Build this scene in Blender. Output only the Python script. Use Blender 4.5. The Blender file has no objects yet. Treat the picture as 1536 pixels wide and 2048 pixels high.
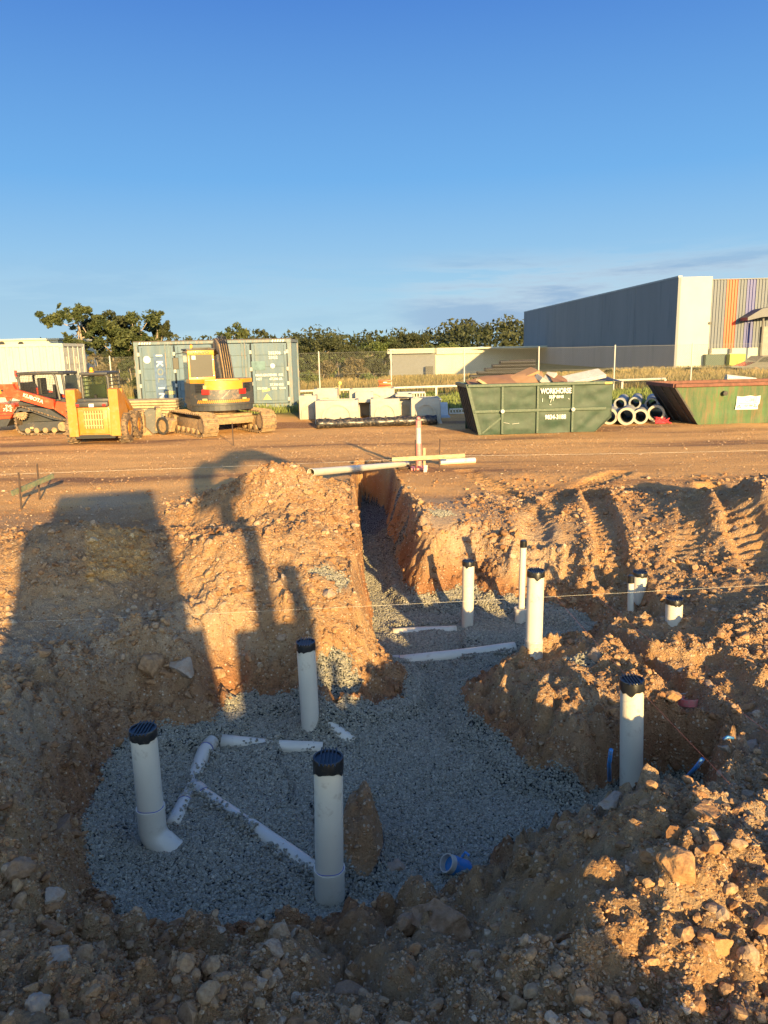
import bpy, bmesh, math, random
import numpy as np
from mathutils import Vector, Matrix, Euler
R=math.radians
random.seed(7); RNG=np.random.default_rng(7)
scene=bpy.context.scene
EXPO=1.6; WS=.135; SKYS=1.0/(WS*2**EXPO)
COL=scene.collection
# ------------------------------------------------------------------ camera
FOC=1538.0; TH=R(11.9); ROLL=R(1.25); CH=2.4
ct,st=math.cos(TH),math.sin(TH)
F_=Vector((0,ct,-st)); R0=Vector((1,0,0)); U0=Vector((0,st,ct))
RV=R0*math.cos(ROLL)-U0*math.sin(ROLL); UV=U0*math.cos(ROLL)+R0*math.sin(ROLL)
CAM=Vector((0,0,CH))
cd=bpy.data.cameras.new('camera'); cam=bpy.data.objects.new('camera',cd); COL.objects.link(cam)
cam.matrix_world=Matrix(((RV.x,UV.x,-F_.x,0),(RV.y,UV.y,-F_.y,0),(RV.z,UV.z,-F_.z,CH),(0,0,0,1)))
cd.sensor_fit='VERTICAL'; cd.sensor_height=24.0; cd.lens=24.0*FOC/2048.0; cd.clip_end=5000; cd.clip_start=0.02
scene.camera=cam
def ray(px,py): return F_+RV*((px-768)/FOC)+UV*((1024-py)/FOC)
def G(px,py,z=0.0):
    d=ray(px,py); t=(z-CH)/d.z; return CAM+d*t
def D(px,py,Y):
    d=ray(px,py); return CAM+d*(Y/d.y)
# ------------------------------------------------------------------ light
SAZ=R(18.7); SEL=R(11.3)
S_=Vector((math.sin(SAZ)*math.cos(SEL),-math.cos(SAZ)*math.cos(SEL),math.sin(SEL)))
ld=bpy.data.lights.new('sun','SUN'); lo=bpy.data.objects.new('sun',ld); COL.objects.link(lo)
ld.energy=4.6; ld.angle=R(0.6); ld.color=(1.0,0.69,0.28)
lo.rotation_euler=(-S_).to_track_quat('-Z','Y').to_euler(); lo.location=(20,-60,20)
# ------------------------------------------------------------------ object helpers
def tag(o,label=None,cat=None,group=None,kind=None):
    if label: o['label']=label
    if cat: o['category']=cat
    if group: o['group']=group
    if kind: o['kind']=kind
    return o
def empty(name,loc,rz=0.0,label=None,cat=None,group=None):
    o=bpy.data.objects.new(name,None); COL.objects.link(o); o.location=loc; o.rotation_euler=(0,0,rz)
    o.empty_display_size=0.1
    return tag(o,label,cat,group)
def copy_tree(o,parent=None):
    c=o.copy(); COL.objects.link(c); c.parent=parent
    for ch in list(o.children): copy_tree(ch,c)
    return c
def link(name,me,mat=None,parent=None,smooth=False):
    o=bpy.data.objects.new(name,me); COL.objects.link(o)
    if mat is not None:
        for m in (mat if isinstance(mat,(list,tuple)) else [mat]): me.materials.append(m)
    if parent is not None: o.parent=parent
    if smooth: me.polygons.foreach_set('use_smooth',[True]*len(me.polygons))
    return o
class MB:
    """collects shapes, builds one mesh object"""
    def __init__(s): s.v=[]; s.f=[]; s.m=[]; s.M=Matrix.Identity(4); s.mi=0
    def add(s,vs,fs,M=None):
        n=len(s.v); T=s.M if M is None else s.M@M
        s.v+= [tuple(T@Vector(v)) for v in vs]
        s.f+= [tuple(n+i for i in f) for f in fs]; s.m+=[s.mi]*len(fs); return s
    def box(s,c,d,rot=None,bev=0.0,taper=None):
        x,y,z=d[0]/2,d[1]/2,d[2]/2
        M=Matrix.Translation(c)
        if rot: M=M@Euler(rot).to_matrix().to_4x4()
        if bev>0:
            b=min(bev,x*.45,y*.45,z*.45)
            bm=bmesh.new(); bmesh.ops.create_cube(bm,size=1.0)
            for v in bm.verts: v.co=Vector((v.co.x*2*x,v.co.y*2*y,v.co.z*2*z))
            bmesh.ops.bevel(bm,geom=bm.edges[:],offset=b,segments=2,profile=.5,affect='EDGES')
            bm.verts.index_update()
            vs=[v.co.copy() for v in bm.verts]; fs=[[v.index for v in f.verts] for f in bm.faces]; bm.free()
            return s.add(vs,fs,M)
        t=taper if taper else (1,1)
        vs=[(-x,-y,-z),(x,-y,-z),(x,y,-z),(-x,y,-z),(-x*t[0],-y*t[1],z),(x*t[0],-y*t[1],z),(x*t[0],y*t[1],z),(-x*t[0],y*t[1],z)]
        return s.add(vs,[(0,3,2,1),(4,5,6,7),(0,1,5,4),(1,2,6,5),(2,3,7,6),(3,0,4,7)],M)
    def cyl(s,p0,p1,r0,r1=None,n=16,cap=True,ring=None):
        r1=r0 if r1 is None else r1
        p0,p1=Vector(p0),Vector(p1); q=(p1-p0).to_track_quat('Z','Y').to_matrix()
        vs=[];fs=[]
        for p,r in ((p0,r0),(p1,r1)):
            for i in range(n):
                a=2*math.pi*i/n; vs.append(p+q@Vector((math.cos(a)*r,math.sin(a)*r,0)))
        for i in range(n): j=(i+1)%n; fs.append((i,j,n+j,n+i))
        if cap: fs.append(tuple(range(n-1,-1,-1))); fs.append(tuple(range(n,2*n)))
        return s.add(vs,fs)
    def ringtube(s,p0,p1,ro,ri,n=24):
        p0,p1=Vector(p0),Vector(p1); q=(p1-p0).to_track_quat('Z','Y').to_matrix(); vs=[];fs=[]
        for p,r in ((p0,ro),(p1,ro),(p1,ri),(p0,ri)):
            for i in range(n):
                a=2*math.pi*i/n; vs.append(p+q@Vector((math.cos(a)*r,math.sin(a)*r,0)))
        for k in range(4):
            for i in range(n):
                j=(i+1)%n; a=k*n; b=((k+1)%4)*n; fs.append((a+i,a+j,b+j,b+i))
        return s.add(vs,fs)
    def tube(s,pts,r,n=8,cap=True,closed=False):
        pts=[Vector(p) for p in pts]; rs=r if isinstance(r,(list,tuple)) else [r]*len(pts)
        vs=[];fs=[]; up=None
        for i,p in enumerate(pts):
            a=pts[max(i-1,0)]; b=pts[min(i+1,len(pts)-1)]; t=(b-a).normalized()
            if up is None:
                up=Vector((0,0,1)) if abs(t.z)<.9 else Vector((1,0,0))
            x=t.cross(up).normalized(); y=x.cross(t).normalized(); up=y
            for k in range(n):
                an=2*math.pi*k/n; vs.append(p+(x*math.cos(an)+y*math.sin(an))*rs[i])
        for i in range(len(pts)-1):
            for k in range(n):
                l=(k+1)%n; fs.append((i*n+k,(i)*n+l,(i+1)*n+l,(i+1)*n+k))
        if cap: fs.append(tuple(range(n-1,-1,-1))); fs.append(tuple(range((len(pts)-1)*n,len(pts)*n)))
        return s.add(vs,fs)
    def prism(s,poly,y0,y1,ax='xz'):
        """polygon in (a,b) extruded between y0 and y1 on the third axis"""
        def P(a,b,c): return {'xz':(a,c,b),'xy':(a,b,c),'yz':(c,a,b)}[ax]
        n=len(poly); vs=[P(a,b,y0) for a,b in poly]+[P(a,b,y1) for a,b in poly]
        fs=[tuple(range(n)),tuple(range(2*n-1,n-1,-1))]+[(i,n+i,n+(i+1)%n,(i+1)%n) for i in range(n)]
        return s.add(vs,fs)
    def ell(s,c,r,n=12,m=8):
        vs=[];fs=[]
        for i in range(m+1):
            ph=math.pi*i/m
            for k in range(n):
                a=2*math.pi*k/n; vs.append((c[0]+r[0]*math.sin(ph)*math.cos(a),c[1]+r[1]*math.sin(ph)*math.sin(a),c[2]+r[2]*math.cos(ph)))
        for i in range(m):
            for k in range(n):
                l=(k+1)%n; fs.append((i*n+k,(i+1)*n+k,(i+1)*n+l,i*n+l))
        return s.add(vs,fs)
    def build(s,name,mat,parent=None,smooth=False,auto=None):
        me=bpy.data.meshes.new(name); me.from_pydata(s.v,[],s.f)
        bm=bmesh.new(); bm.from_mesh(me); bmesh.ops.recalc_face_normals(bm,faces=bm.faces); bm.to_mesh(me); bm.free()
        me.polygons.foreach_set('material_index',s.m)
        o=link(name,me,mat,parent,smooth or auto is not None)
        if auto is not None:
            try:
                me.set_sharp_from_angle(angle=R(auto))
            except Exception: pass
        return o
def text_part(name,txt,size,mat,parent,loc,rot=(math.pi/2,0,0),ext=0.004,ax='CENTER',sx=1.0,shear=0.0,space=1.0,bold=0.0):
    c=bpy.data.curves.new(name,'FONT'); c.body=txt; c.size=size; c.extrude=ext; c.align_x=ax; c.align_y='CENTER'; c.shear=shear
    c.space_character=space; c.offset=bold; c.resolution_u=3
    t=bpy.data.objects.new('tmp_text',c); COL.objects.link(t)
    dg=bpy.context.evaluated_depsgraph_get(); me=bpy.data.meshes.new_from_object(t.evaluated_get(dg))
    bpy.data.objects.remove(t); bpy.data.curves.remove(c)
    me.transform(Matrix.Translation(loc)@Euler(rot).to_matrix().to_4x4()@Matrix.Diagonal((sx,1,1,1)))
    me.materials.clear()
    return link(name,me,mat,parent)
# ------------------------------------------------------------------ materials
def newmat(name):
    m=bpy.data.materials.new(name); m.use_nodes=True; nt=m.node_tree; b=nt.nodes['Principled BSDF']; return m,nt,b
def N(nt,t,**k):
    n=nt.nodes.new(t)
    for a,v in k.items():
        if a in n.inputs: n.inputs[a].default_value=v
        else: setattr(n,a,v)
    return n
def mixc(nt,fac,a,b,blend='MIX'):
    n=nt.nodes.new('ShaderNodeMix'); n.data_type='RGBA'; n.blend_type=blend
    for sock,v in ((n.inputs[0],fac),(n.inputs[6],a),(n.inputs[7],b)):
        if hasattr(v,'node'): nt.links.new(v,sock)
        elif isinstance(v,(int,float)): sock.default_value=v
        else: sock.default_value=(*v,1) if len(v)==3 else v
    return n.outputs[2]
def ramp(nt,src,stops,interp='LINEAR'):
    n=nt.nodes.new('ShaderNodeValToRGB'); n.color_ramp.interpolation=interp
    e=n.color_ramp.elements
    while len(e)<len(stops): e.new(.5)
    for i,(p,c) in enumerate(stops):
        e[i].position=p; e[i].color=(c,c,c,1) if isinstance(c,(int,float)) else (*c,1)
    nt.links.new(src,n.inputs[0]); return n.outputs[0]
def paint(name,col,rough=.55,metal=0.0,var=.12,dirt=None,dirt_amt=0.0,scale=3.0,bump=.15,bscale=40,coat=0.0,streak=False,spec=.5):
    """painted / raw surface with mottling, dirt patches and a fine bump"""
    m,nt,b=newmat(name); L=nt.links
    tc=N(nt,'ShaderNodeTexCoord'); mp=N(nt,'ShaderNodeMapping'); L.new(tc.outputs['Object'],mp.inputs[0])
    if streak: mp.inputs['Scale'].default_value=(1,1,.16)
    n1=N(nt,'ShaderNodeTexNoise',Scale=scale,Detail=6,Roughness=.65); L.new(mp.outputs[0],n1.inputs[0])
    lo_=tuple(max(0,c*(1-var)) for c in col); hi=tuple(min(1,c*(1+var)) for c in col)
    f=ramp(nt,n1.outputs[0],[(.35,0.0),(.65,1.0)]); c=mixc(nt,f,lo_,hi)
    if dirt is not None:
        n2=N(nt,'ShaderNodeTexNoise',Scale=scale*2.3,Detail=8,Roughness=.72); L.new(mp.outputs[0],n2.inputs[0])
        g=ramp(nt,n2.outputs[0],[(max(0,.62-dirt_amt*.45),0.0),(min(1,.78-dirt_amt*.3),1.0)]); c=mixc(nt,g,c,dirt)
    L.new(c,b.inputs['Base Color'])
    b.inputs['Roughness'].default_value=rough; b.inputs['Metallic'].default_value=metal
    b.inputs['Coat Weight'].default_value=coat; b.inputs['Specular IOR Level'].default_value=spec
    if bump>0:
        n3=N(nt,'ShaderNodeTexNoise',Scale=bscale,Detail=4); L.new(tc.outputs['Object'],n3.inputs[0])
        bp=N(nt,'ShaderNodeBump',Strength=bump,Distance=.01); L.new(n3.outputs[0],bp.inputs['Height']); L.new(bp.outputs[0],b.inputs['Normal'])
    return m
def glassy(name,col=(.02,.025,.03),rough=.08,alpha=1.0):
    m,nt,b=newmat(name); b.inputs['Base Color'].default_value=(*col,1); b.inputs['Roughness'].default_value=rough
    b.inputs['Specular IOR Level'].default_value=.7
    if alpha<1:
        tr=N(nt,'ShaderNodeBsdfTransparent'); tr.inputs[0].default_value=(.8,.9,.7,1); mx=N(nt,'ShaderNodeMixShader'); mx.inputs[0].default_value=alpha
        nt.links.new(tr.outputs[0],mx.inputs[1]); nt.links.new(b.outputs[0],mx.inputs[2]); nt.links.new(mx.outputs[0],nt.nodes['Material Output'].inputs[0])
    return m
# ------------------------------------------------------------------ numpy noise
def _h(ix,iy,s):
    a=(ix.astype(np.int64)*374761393+iy.astype(np.int64)*668265263+s*1442695041)&0xffffffff
    a=((a^(a>>13))*1274126177)&0xffffffff; a=(a^(a>>16))
    return (a&0xffffff)/float(0xffffff)
def vnoise(x,y,s=0):
    ix=np.floor(x); iy=np.floor(y); fx=x-ix; fy=y-iy; fx=fx*fx*fx*(fx*(fx*6-15)+10); fy=fy*fy*fy*(fy*(fy*6-15)+10)
    a=_h(ix,iy,s); b=_h(ix+1,iy,s); c=_h(ix,iy+1,s); d=_h(ix+1,iy+1,s)
    return (a*(1-fx)+b*fx)*(1-fy)+(c*(1-fx)+d*fx)*fy-.5
def fbm(x,y,o=4,s=0,g=.5):
    r=0; a=1.0
    for i in range(o):
        r=r+a*vnoise(x+13.7*i,y-7.1*i,s+i); x=x*2.03; y=y*2.03; a*=g
    return r
def clods(x,y,s=0,keep=1.0):
    """rounded lumps, one per cell: 0..1"""
    ix=np.floor(x); iy=np.floor(y); best=np.zeros_like(x)
    for dx in (-1,0,1):
        for dy in (-1,0,1):
            cx=ix+dx; cy=iy+dy; px=cx+_h(cx,cy,s); py=cy+_h(cx,cy,s+1); r=.25+.55*_h(cx,cy,s+2)
            on=_h(cx,cy,s+3)<keep
            an=_h(cx,cy,s+4)*6.28; el=.7+.6*_h(cx,cy,s+5)
            ux=(x-px)*np.cos(an)+(y-py)*np.sin(an); uy=(-(x-px)*np.sin(an)+(y-py)*np.cos(an))*el
            d2=(ux*ux+uy*uy)/(r*r)
            hgt=np.where((d2<1)&on,np.sqrt(np.clip(1-d2,0,1))*r,0); best=np.maximum(best,hgt)
    return best
def sstep(t): t=np.clip(t,0,1); return t*t*(3-2*t)
# ------------------------------------------------------------------ terrain control points (pixel of the photo, height)
CP=[(20,900,0),(250,905,0),(500,900,0),(750,905,0),(1000,905,0),(1250,900,0),(1500,900,0),
(20,950,0),(150,950,0),(300,950,0),(420,940,0),(1100,940,0),(1300,945,0),(60,1020,0),(200,990,0),(330,1000,0),
(0,1110,.3),(40,1090,.35),(90,1050,.55),(170,1062,.55),(250,1085,.38),(310,1115,.28),(20,1240,0),(150,1225,.02),(300,1195,.05),(380,1210,.02),(100,1150,.3),(200,1150,.28),(60,1180,.12),
(90,1008,0),(200,1022,0),(300,1045,0),
(420,1092,.5),(372,1108,.35),(485,1100,.45),(420,1190,.22),(430,1270,.03),(520,1300,-.28),(500,1390,-.55),
(350,1072,.02),(470,1066,.15),
(560,938,.85),(500,955,.72),(430,995,.48),(380,1015,.28),(620,950,.7),(680,985,.45),(720,1020,.3),
(650,1050,.5),(640,1100,.3),(660,1150,.16),(700,1200,.02),(735,1270,-.25),(712,1100,.12),
(520,1040,.42),(540,1130,.25),(560,1200,.08),(600,1260,-.08),(700,1330,-.42),(650,1400,-.62),(790,1370,-.62),(560,1350,-.47),
(100,1300,0),(250,1270,0),(400,1290,0),(50,1400,0),(200,1380,.02),(330,1322,.0),(390,1335,-.13),(450,1345,-.22),(300,1400,-.28),(430,1410,-.42),
(100,1500,-.02),(200,1470,-.1),(50,1600,-.02),(140,1650,-.15),(50,1750,.02),(150,1790,-.25),(50,1900,.08),(200,1900,-.2),(50,2040,.2),(200,2030,.1),
(400,1930,-.4),(600,1920,-.35),(400,2030,-.1),(600,2030,-.1),(800,1910,-.3),(850,1830,-.35),(800,2030,-.12),(950,1950,-.15),(990,1850,-.2),(1090,1750,-.08),(1000,1780,-.3),
(1200,1640,.02),(1200,1750,.1),(1100,1900,.05),(1100,2030,.05),(1250,1850,.13),(1250,2030,-.02),(1400,1700,.26),(1340,1660,.2),(1400,1850,.2),(1400,2030,.0),(1500,1750,.2),(1500,1950,.1),(1300,1600,.06),(1150,1660,-.15),
(1450,1520,-.28),(1500,1620,0),(1400,1450,-.36),(1300,1420,-.33),(1400,1590,.0),(1150,1450,-.34),(1200,1500,-.5),(1330,1495,-.46),
(1010,1366,-.45),(1080,1350,-.4),(1150,1385,-.26),(1000,1430,-.43),(1080,1480,-.46),(965,1405,-.55),(1150,1330,-.3),
(1185,1300,-.3),(1250,1330,-.25),(1400,1350,-.3),(1500,1400,-.27),(1110,1200,-.58),(1060,1172,-.5),(1100,1150,-.4),(1200,1205,-.45),(1280,1222,-.38),(1350,1250,-.32),(1440,1250,-.2),(1500,1250,-.12),(1500,1320,-.2),(1430,1180,-.15),(1330,1160,-.2),(1500,1160,-.1),
(850,1000,0),(900,1050,0),(980,1080,-.1),(1050,1050,0),(840,1080,-.1),(960,1115,-.28),(880,1110,-.27),
(1100,1000,0),(1230,985,.16),(1290,1000,.14),(1170,970,0),(1330,965,0),(1350,1020,.16),(1440,1010,-.18),(1460,965,.0),(1510,985,.55),(1536,955,.5),(1490,1060,.2),(1536,1100,.05),(1200,1080,-.05),(1390,1080,.02),(1040,945,.1),(1000,960,0),(1060,975,-.05)]
PW=[tuple(G(a,b,c)) for a,b,c in CP]
for X in (-12,-8,-4,0,4,8,12): PW+= [(X,26,0)]
for X in (-9,9): PW+= [(X,2,0),(X,6,0),(X,11,0),(X,16,0)]
PW+=[(-3.5,2.2,.1),(-2,1.2,0),(0,1.2,0),(2,1.2,-.15),(1.2,1.0,-.15),(2.2,1.8,-.1),(3,2.6,.05),(3,1.2,-.12),(-4,0,0),(4,0,0),(0,-1,0),(0,-5,0),(-5,-5,0),(5,-5,0),(3.8,2.4,0),(5,3.5,-.05)]
PW=np.array(PW)
def _rbf_solve():
    d=np.linalg.norm(PW[:,None,:2]-PW[None,:,:2],axis=2)
    A=-np.sqrt(d*d+.02); n=len(PW); M=np.zeros((n+1,n+1)); M[:n,:n]=A+np.eye(n)*.06; M[:n,n]=1; M[n,:n]=1
    return np.linalg.solve(M,np.append(PW[:,2],0))
_W=_rbf_solve()
def rbf(x,y):
    sh=x.shape; x=x.ravel(); y=y.ravel(); out=np.empty_like(x)
    for i in range(0,len(x),20000):
        d2=(x[i:i+20000,None]-PW[None,:,0])**2+(y[i:i+20000,None]-PW[None,:,1])**2
        out[i:i+20000]=(-np.sqrt(d2+.02))@_W[:-1]+_W[-1]
    return out.reshape(sh)
# dug-out floor: (px,py,floor z,wall width)
POLY1=[(205,1750,-.62,.25),(212,1650,-.62,.3),(232,1570,-.62,.35),(290,1500,-.64,.4),(430,1478,-.66,.35),(478,1430,-.68,.3),(540,1422,-.7,.3),(610,1440,-.72,.22),(650,1462,-.72,.14),(730,1445,-.74,.2),
(800,1425,-.76,.4),(845,1375,-.78,.4),(800,1335,-.8,.3),(748,1325,-.82,.12),(748,1270,-.84,.09),(735,1200,-.86,.08),(726,1120,-.86,.07),(724,1040,-.86,.07),(726,1000,-.86,.08),(722,1000,-.86,.08),(766,1018,-.86,.11),(776,1090,-.86,.16),(800,1195,-.86,.22),
(812,1215,-.86,.28),(880,1218,-.85,.34),(925,1200,-.84,.36),(960,1215,-.84,.3),(1010,1222,-.82,.32),(1080,1235,-.8,.4),(1160,1262,-.76,.35),(1155,1290,-.74,.3),(1070,1322,-.74,.25),(1000,1355,-.74,.2),(918,1385,-.74,.2),(896,1415,-.74,.2),
(922,1478,-.74,.22),(990,1515,-.74,.2),(1040,1570,-.74,.16),(1110,1590,-.74,.16),(1190,1592,-.74,.12),(1255,1562,-.78,.08),(1330,1556,-.8,.08),(1385,1566,-.8,.08),(1395,1582,-.8,.12,0),(1290,1592,-.78,.12,0),(1205,1606,-.74,.14,0),
(1090,1690,-.74,.2,-.3),(960,1735,-.74,.3),(905,1780,-.73,.35),(850,1800,-.7,.3),(780,1840,-.66,.25),(690,1862,-.64,.25),(600,1848,-.63,.3),(520,1868,-.62,.25),(380,1878,-.62,.25),(290,1845,-.62,.3),(225,1795,-.62,.25)]
def _pp(a,b,c,w,lip=None):
    p=G(a,b,c if lip is None else lip); return (p.x,p.y+(0 if lip is None else 2*w),c,w)
PP=np.array([_pp(*q) for q in POLY1])
def polyinfo(x,y):
    sh=x.shape; x=x.ravel(); y=y.ravel(); n=len(PP)
    best=np.full(x.shape,1e9); zf=np.zeros(x.shape); ww=np.zeros(x.shape); ins=np.zeros(x.shape,bool)
    for i in range(n):
        ax,ay,az,aw=PP[i]; bx,by,bz,bw=PP[(i+1)%n]; dx,dy=bx-ax,by-ay
        t=np.clip(((x-ax)*dx+(y-ay)*dy)/(dx*dx+dy*dy+1e-12),0,1)
        d=np.hypot(x-ax-t*dx,y-ay-t*dy); m=d<best
        best=np.where(m,d,best); zf=np.where(m,az+t*(bz-az),zf); ww=np.where(m,aw+t*(bw-aw),ww)
        c=((ay>y)!=(by>y)); xi=ax+(y-ay)*dx/np.where(abs(dy)<1e-12,1e-12,dy); ins^=(c&(x<xi))
    return (np.where(ins,-best,best)).reshape(sh),zf.reshape(sh),ww.reshape(sh)
def segd(x,y,pts):
    best=np.full(x.shape,1e9); tt=np.zeros(x.shape); acc=0
    for (ax,ay),(bx,by) in zip(pts[:-1],pts[1:]):
        dx,dy=bx-ax,by-ay; L=math.hypot(dx,dy); t=np.clip(((x-ax)*dx+(y-ay)*dy)/(L*L),0,1)
        d=np.hypot(x-ax-t*dx,y-ay-t*dy); m=d<best; best=np.where(m,d,best); tt=np.where(m,acc+t*L,tt); acc+=L
    return best,tt
def gx(l,z=0): return [tuple(G(a,b,z)[:2]) for a,b in l]
RUTS=[(gx([(1185,1000),(1205,1050),(1228,1105),(1265,1150),(1310,1180)],-.05),.17,.16,1),
(gx([(1420,975),(1445,1030),(1480,1090),(1536,1140)],-.05),.2,.14,1),
(gx([(1390,1010),(1385,1060),(1370,1110)],0),.16,.05,1),
(gx([(930,945),(1000,975),(1050,1010),(1070,1060)],0),.2,.06,1),
(gx([(1240,945),(1130,990),(1080,1040),(1060,1090)],0),.2,.06,1),
(gx([(1090,1150),(1200,1225),(1330,1330),(1450,1415),(1580,1520)],-.15),.13,.17,0),
(gx([(1200,1120),(1100,1130),(1150,1190),(1200,1240)],-.1),.12,.08,0),
(gx([(1300,1290),(1420,1300),(1560,1420)],-.12),.16,.12,0)]
GPATCH=[(790,968,.1,.28),(800,1010,.05,.15),(838,1112,0,.28),(880,1035,0,.2),(1150,1450,.05,.3),(1190,1490,0,.2),(655,1090,.5,.22),(560,1010,.4,.0),(1000,1270,-.7,.2),(660,1160,.45,.2),(1120,1430,.1,.25),(1240,1240,-.2,.0),(905,1170,-.3,.15),(1180,1280,-.05,.18)]
GPW=[(*G(a,b,c)[:2],r) for a,b,c,r in GPATCH if r>0]
def terrain(x,y,detail=True):
    """height, gravel mask, roughness, redness, looseness"""
    wx=x+.08*fbm(x*2.2,y*2.2,4,90)+.12*fbm(x*.9,y*.9,2,98)*sstep((8-y)/2)+.03*fbm(x*11,y*11,3,92); wy=y+.08*fbm(x*2.2,y*2.2,4,95)+.03*fbm(x*11,y*11,3,97)
    near=(np.abs(x)<13)&(y>-7)&(y<27)
    g=np.zeros_like(x); g[near]=rbf(x[near],y[near])
    ed=sstep((12-np.abs(x))/4)*sstep((24-y)/4)*sstep((y+6)/4)
    g=g*ed
    g=g+sstep((y-24.5)/3.5)*.30*(1-.0*x)+sstep((y-20)/3)*.03*fbm(x*.5,y*.5,3,5)
    far=sstep((y-45)/60)
    g=g-far*sstep((19-x)/4)*2.0
    g=g+(.03*fbm(x*.25,y*.25,3,77)+.02*fbm(x*1.1,y*1.6,3,78))*sstep((y-9)/4)*(y<60)
    n6=near&(np.abs(x)<9)&(y<20)
    loose=np.zeros_like(x)
    loose[n6]=sstep((np.abs(g[n6])-.03)/.15)
    # compacted plateaus are smooth, heaps and the front are loose
    front=sstep((6.3-y)/1.5); left=sstep((9.5-y)/2)*sstep((-x+.4)/1)*.55
    right=sstep((x-1.0)/.8)*sstep((15.5-y)/3)*(.8-.35*sstep((y-8.5)/2))
    loose=np.maximum(np.maximum(loose,front),np.maximum(left,right))*sstep((18-y)/3)*sstep((11-np.abs(x))/2)
    red=np.zeros_like(x); mask=np.zeros_like(x)
    if detail:
        lf=np.where(n6,loose,0)*(1-.4*sstep((x-1)/1)*sstep((y-6.5)/2))
        g=g+lf*(.07*fbm(x*1.7,y*1.7,3,11)+.075*fbm(x*4.6,y*4.6,4,21)+.035*(.5-np.abs(fbm(x*9,y*9,4,27)))+.03*fbm(x*19,y*19,3,29))
        for pts,w,dep,tr in RUTS:
            d,t=segd(x,y,pts); k=sstep(1-(d-w*.7)/(w*.6)); k2=np.exp(-((d-w*1.5)/(w*.5))**2)
            g=g-.62*dep*k+dep*.25*k2
            if tr: g=g+k*.02*np.clip(np.sin(t*2*math.pi/.14)*2,-1,1)
            loose=loose*(1-.7*k)
    d=np.full(x.shape,9.0); zf=np.zeros_like(x); ww=np.ones_like(x)
    d[n6],zf[n6],ww[n6]=polyinfo(wx[n6],wy[n6])
    wall=sstep(np.clip(d/np.maximum(ww*2.2,.05),0,1))
    wall=np.where(d<0,0,wall)
    fl=zf+.05*fbm(x*2.2,y*2.2,3,41)+.10*sstep((d+.18)/.18)*(ww>.13)
    # shallow heaps and the pipe covers on the gravel floor
    k=d<9
    fl=fl+.13*np.exp(-((x+.55)**2+(y-6.1)**2)/.10)
    gg=fl*(1-wall)+g*wall
    g=np.where(k,gg,g)
    # lump of clay left between the two beds
    lx,ly,_=G(722,1690,-.65); l2x,l2y,_=G(705,1610,-.6)
    lump=np.maximum(np.exp(-(((x-lx)/.13)**2+((y-ly)/.33)**2)**2),0)
    g=g+lump*.24*(1+.9*fbm(x*6,y*6,3,9)); loose=np.maximum(loose,sstep(lump*2))
    red=np.where((d>0)&(d<ww*2.2+.2),sstep(1-(d-ww*.6)/(.3))*sstep(.65+1.1*fbm(x*1.6,y*1.6,3,66)),0)
    mask=np.where(d<.0,1,sstep(1-d/(ww*.6+.02)))*(d<9)*np.where((ww<.125)&(d>.03),.25,1)
    mask=mask*(1-sstep(lump*3-.3)); red=np.maximum(red,lump*.4)
    for a,b,r in GPW:
        q=np.hypot(x-a,y-b)/r+.9*fbm(x*5,y*5,3,55); mask=np.maximum(mask,sstep((1-q)/.35))
    if detail:
        ls=np.where(n6,loose*(1-np.clip(mask,0,1)),0)
        big=clods(x*3.1,y*3.1,201,.35)/3.1; mid=clods(x*7.5,y*7.5,301,.6)/7.5; sm=clods(x*17,y*17,401,.8)/17
        amp=sstep((8.5-y)/4)*.6+.4
        g=g+ls*(big*.30+mid*.6+sm*.9)*amp+(1-mask)*(np.abs(x)<12)*(y<22)*sm*.12
        wl=np.where((d>0)&(d<ww*2.4),1,0)*(1-mask)
        g=g+wl*(.09*fbm(x*6,y*6,4,61)+mid*.5+sm*.6); loose=np.maximum(loose,wl*.8)
        g=g+mask*(n6)*(.006*fbm(x*40,y*40,2,71))
    return g,mask,loose,red,d
def axis(segs):
    out=[]
    for a,b,s in segs:
        n=max(1,int(round((b-a)/s))); out+=list(a+(b-a)*np.arange(n)/n)
    out.append(segs[-1][1]); return np.array(out)
XS=axis([(-1500,-300,300),(-300,-60,30),(-60,-14,4),(-14,-7,.25),(-7,-3,.03),(-3,3.2,.02),(3.2,7,.03),(7,14,.25),(14,60,4),(60,300,30),(300,1500,300)])
YS=axis([(-400,-40,90),(-40,-7,5),(-7,1.5,.4),(1.5,3,.03),(3,7.5,.02),(7.5,12,.03),(12,16,.05),(16,26,.15),(26,40,.5),(40,90,5),(90,300,30),(300,2500,220)])
gxx,gyy=np.meshgrid(XS,YS)
hz,msk,lse,rd,dd=terrain(gxx,gyy)
def grid_mesh(name,X,Y,Z,attrs):
    ny,nx=X.shape; n=nx*ny
    me=bpy.data.meshes.new(name); me.vertices.add(n)
    me.vertices.foreach_set('co',np.stack([X,Y,Z],-1).ravel().astype(np.float32))
    i=np.arange(n).reshape(ny,nx); q=np.stack([i[:-1,:-1],i[:-1,1:],i[1:,1:],i[1:,:-1]],-1).reshape(-1,4)
    me.loops.add(q.size); me.loops.foreach_set('vertex_index',q.ravel().astype(np.int32))
    me.polygons.add(len(q)); me.polygons.foreach_set('loop_start',(np.arange(len(q))*4).astype(np.int32))
    me.update(calc_edges=True)
    for k,a in attrs.items():
        at=me.attributes.new(k,'FLOAT','POINT'); at.data.foreach_set('value',a.ravel().astype(np.float32))
    me.polygons.foreach_set('use_smooth',np.ones(len(q),bool))
    return me
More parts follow.
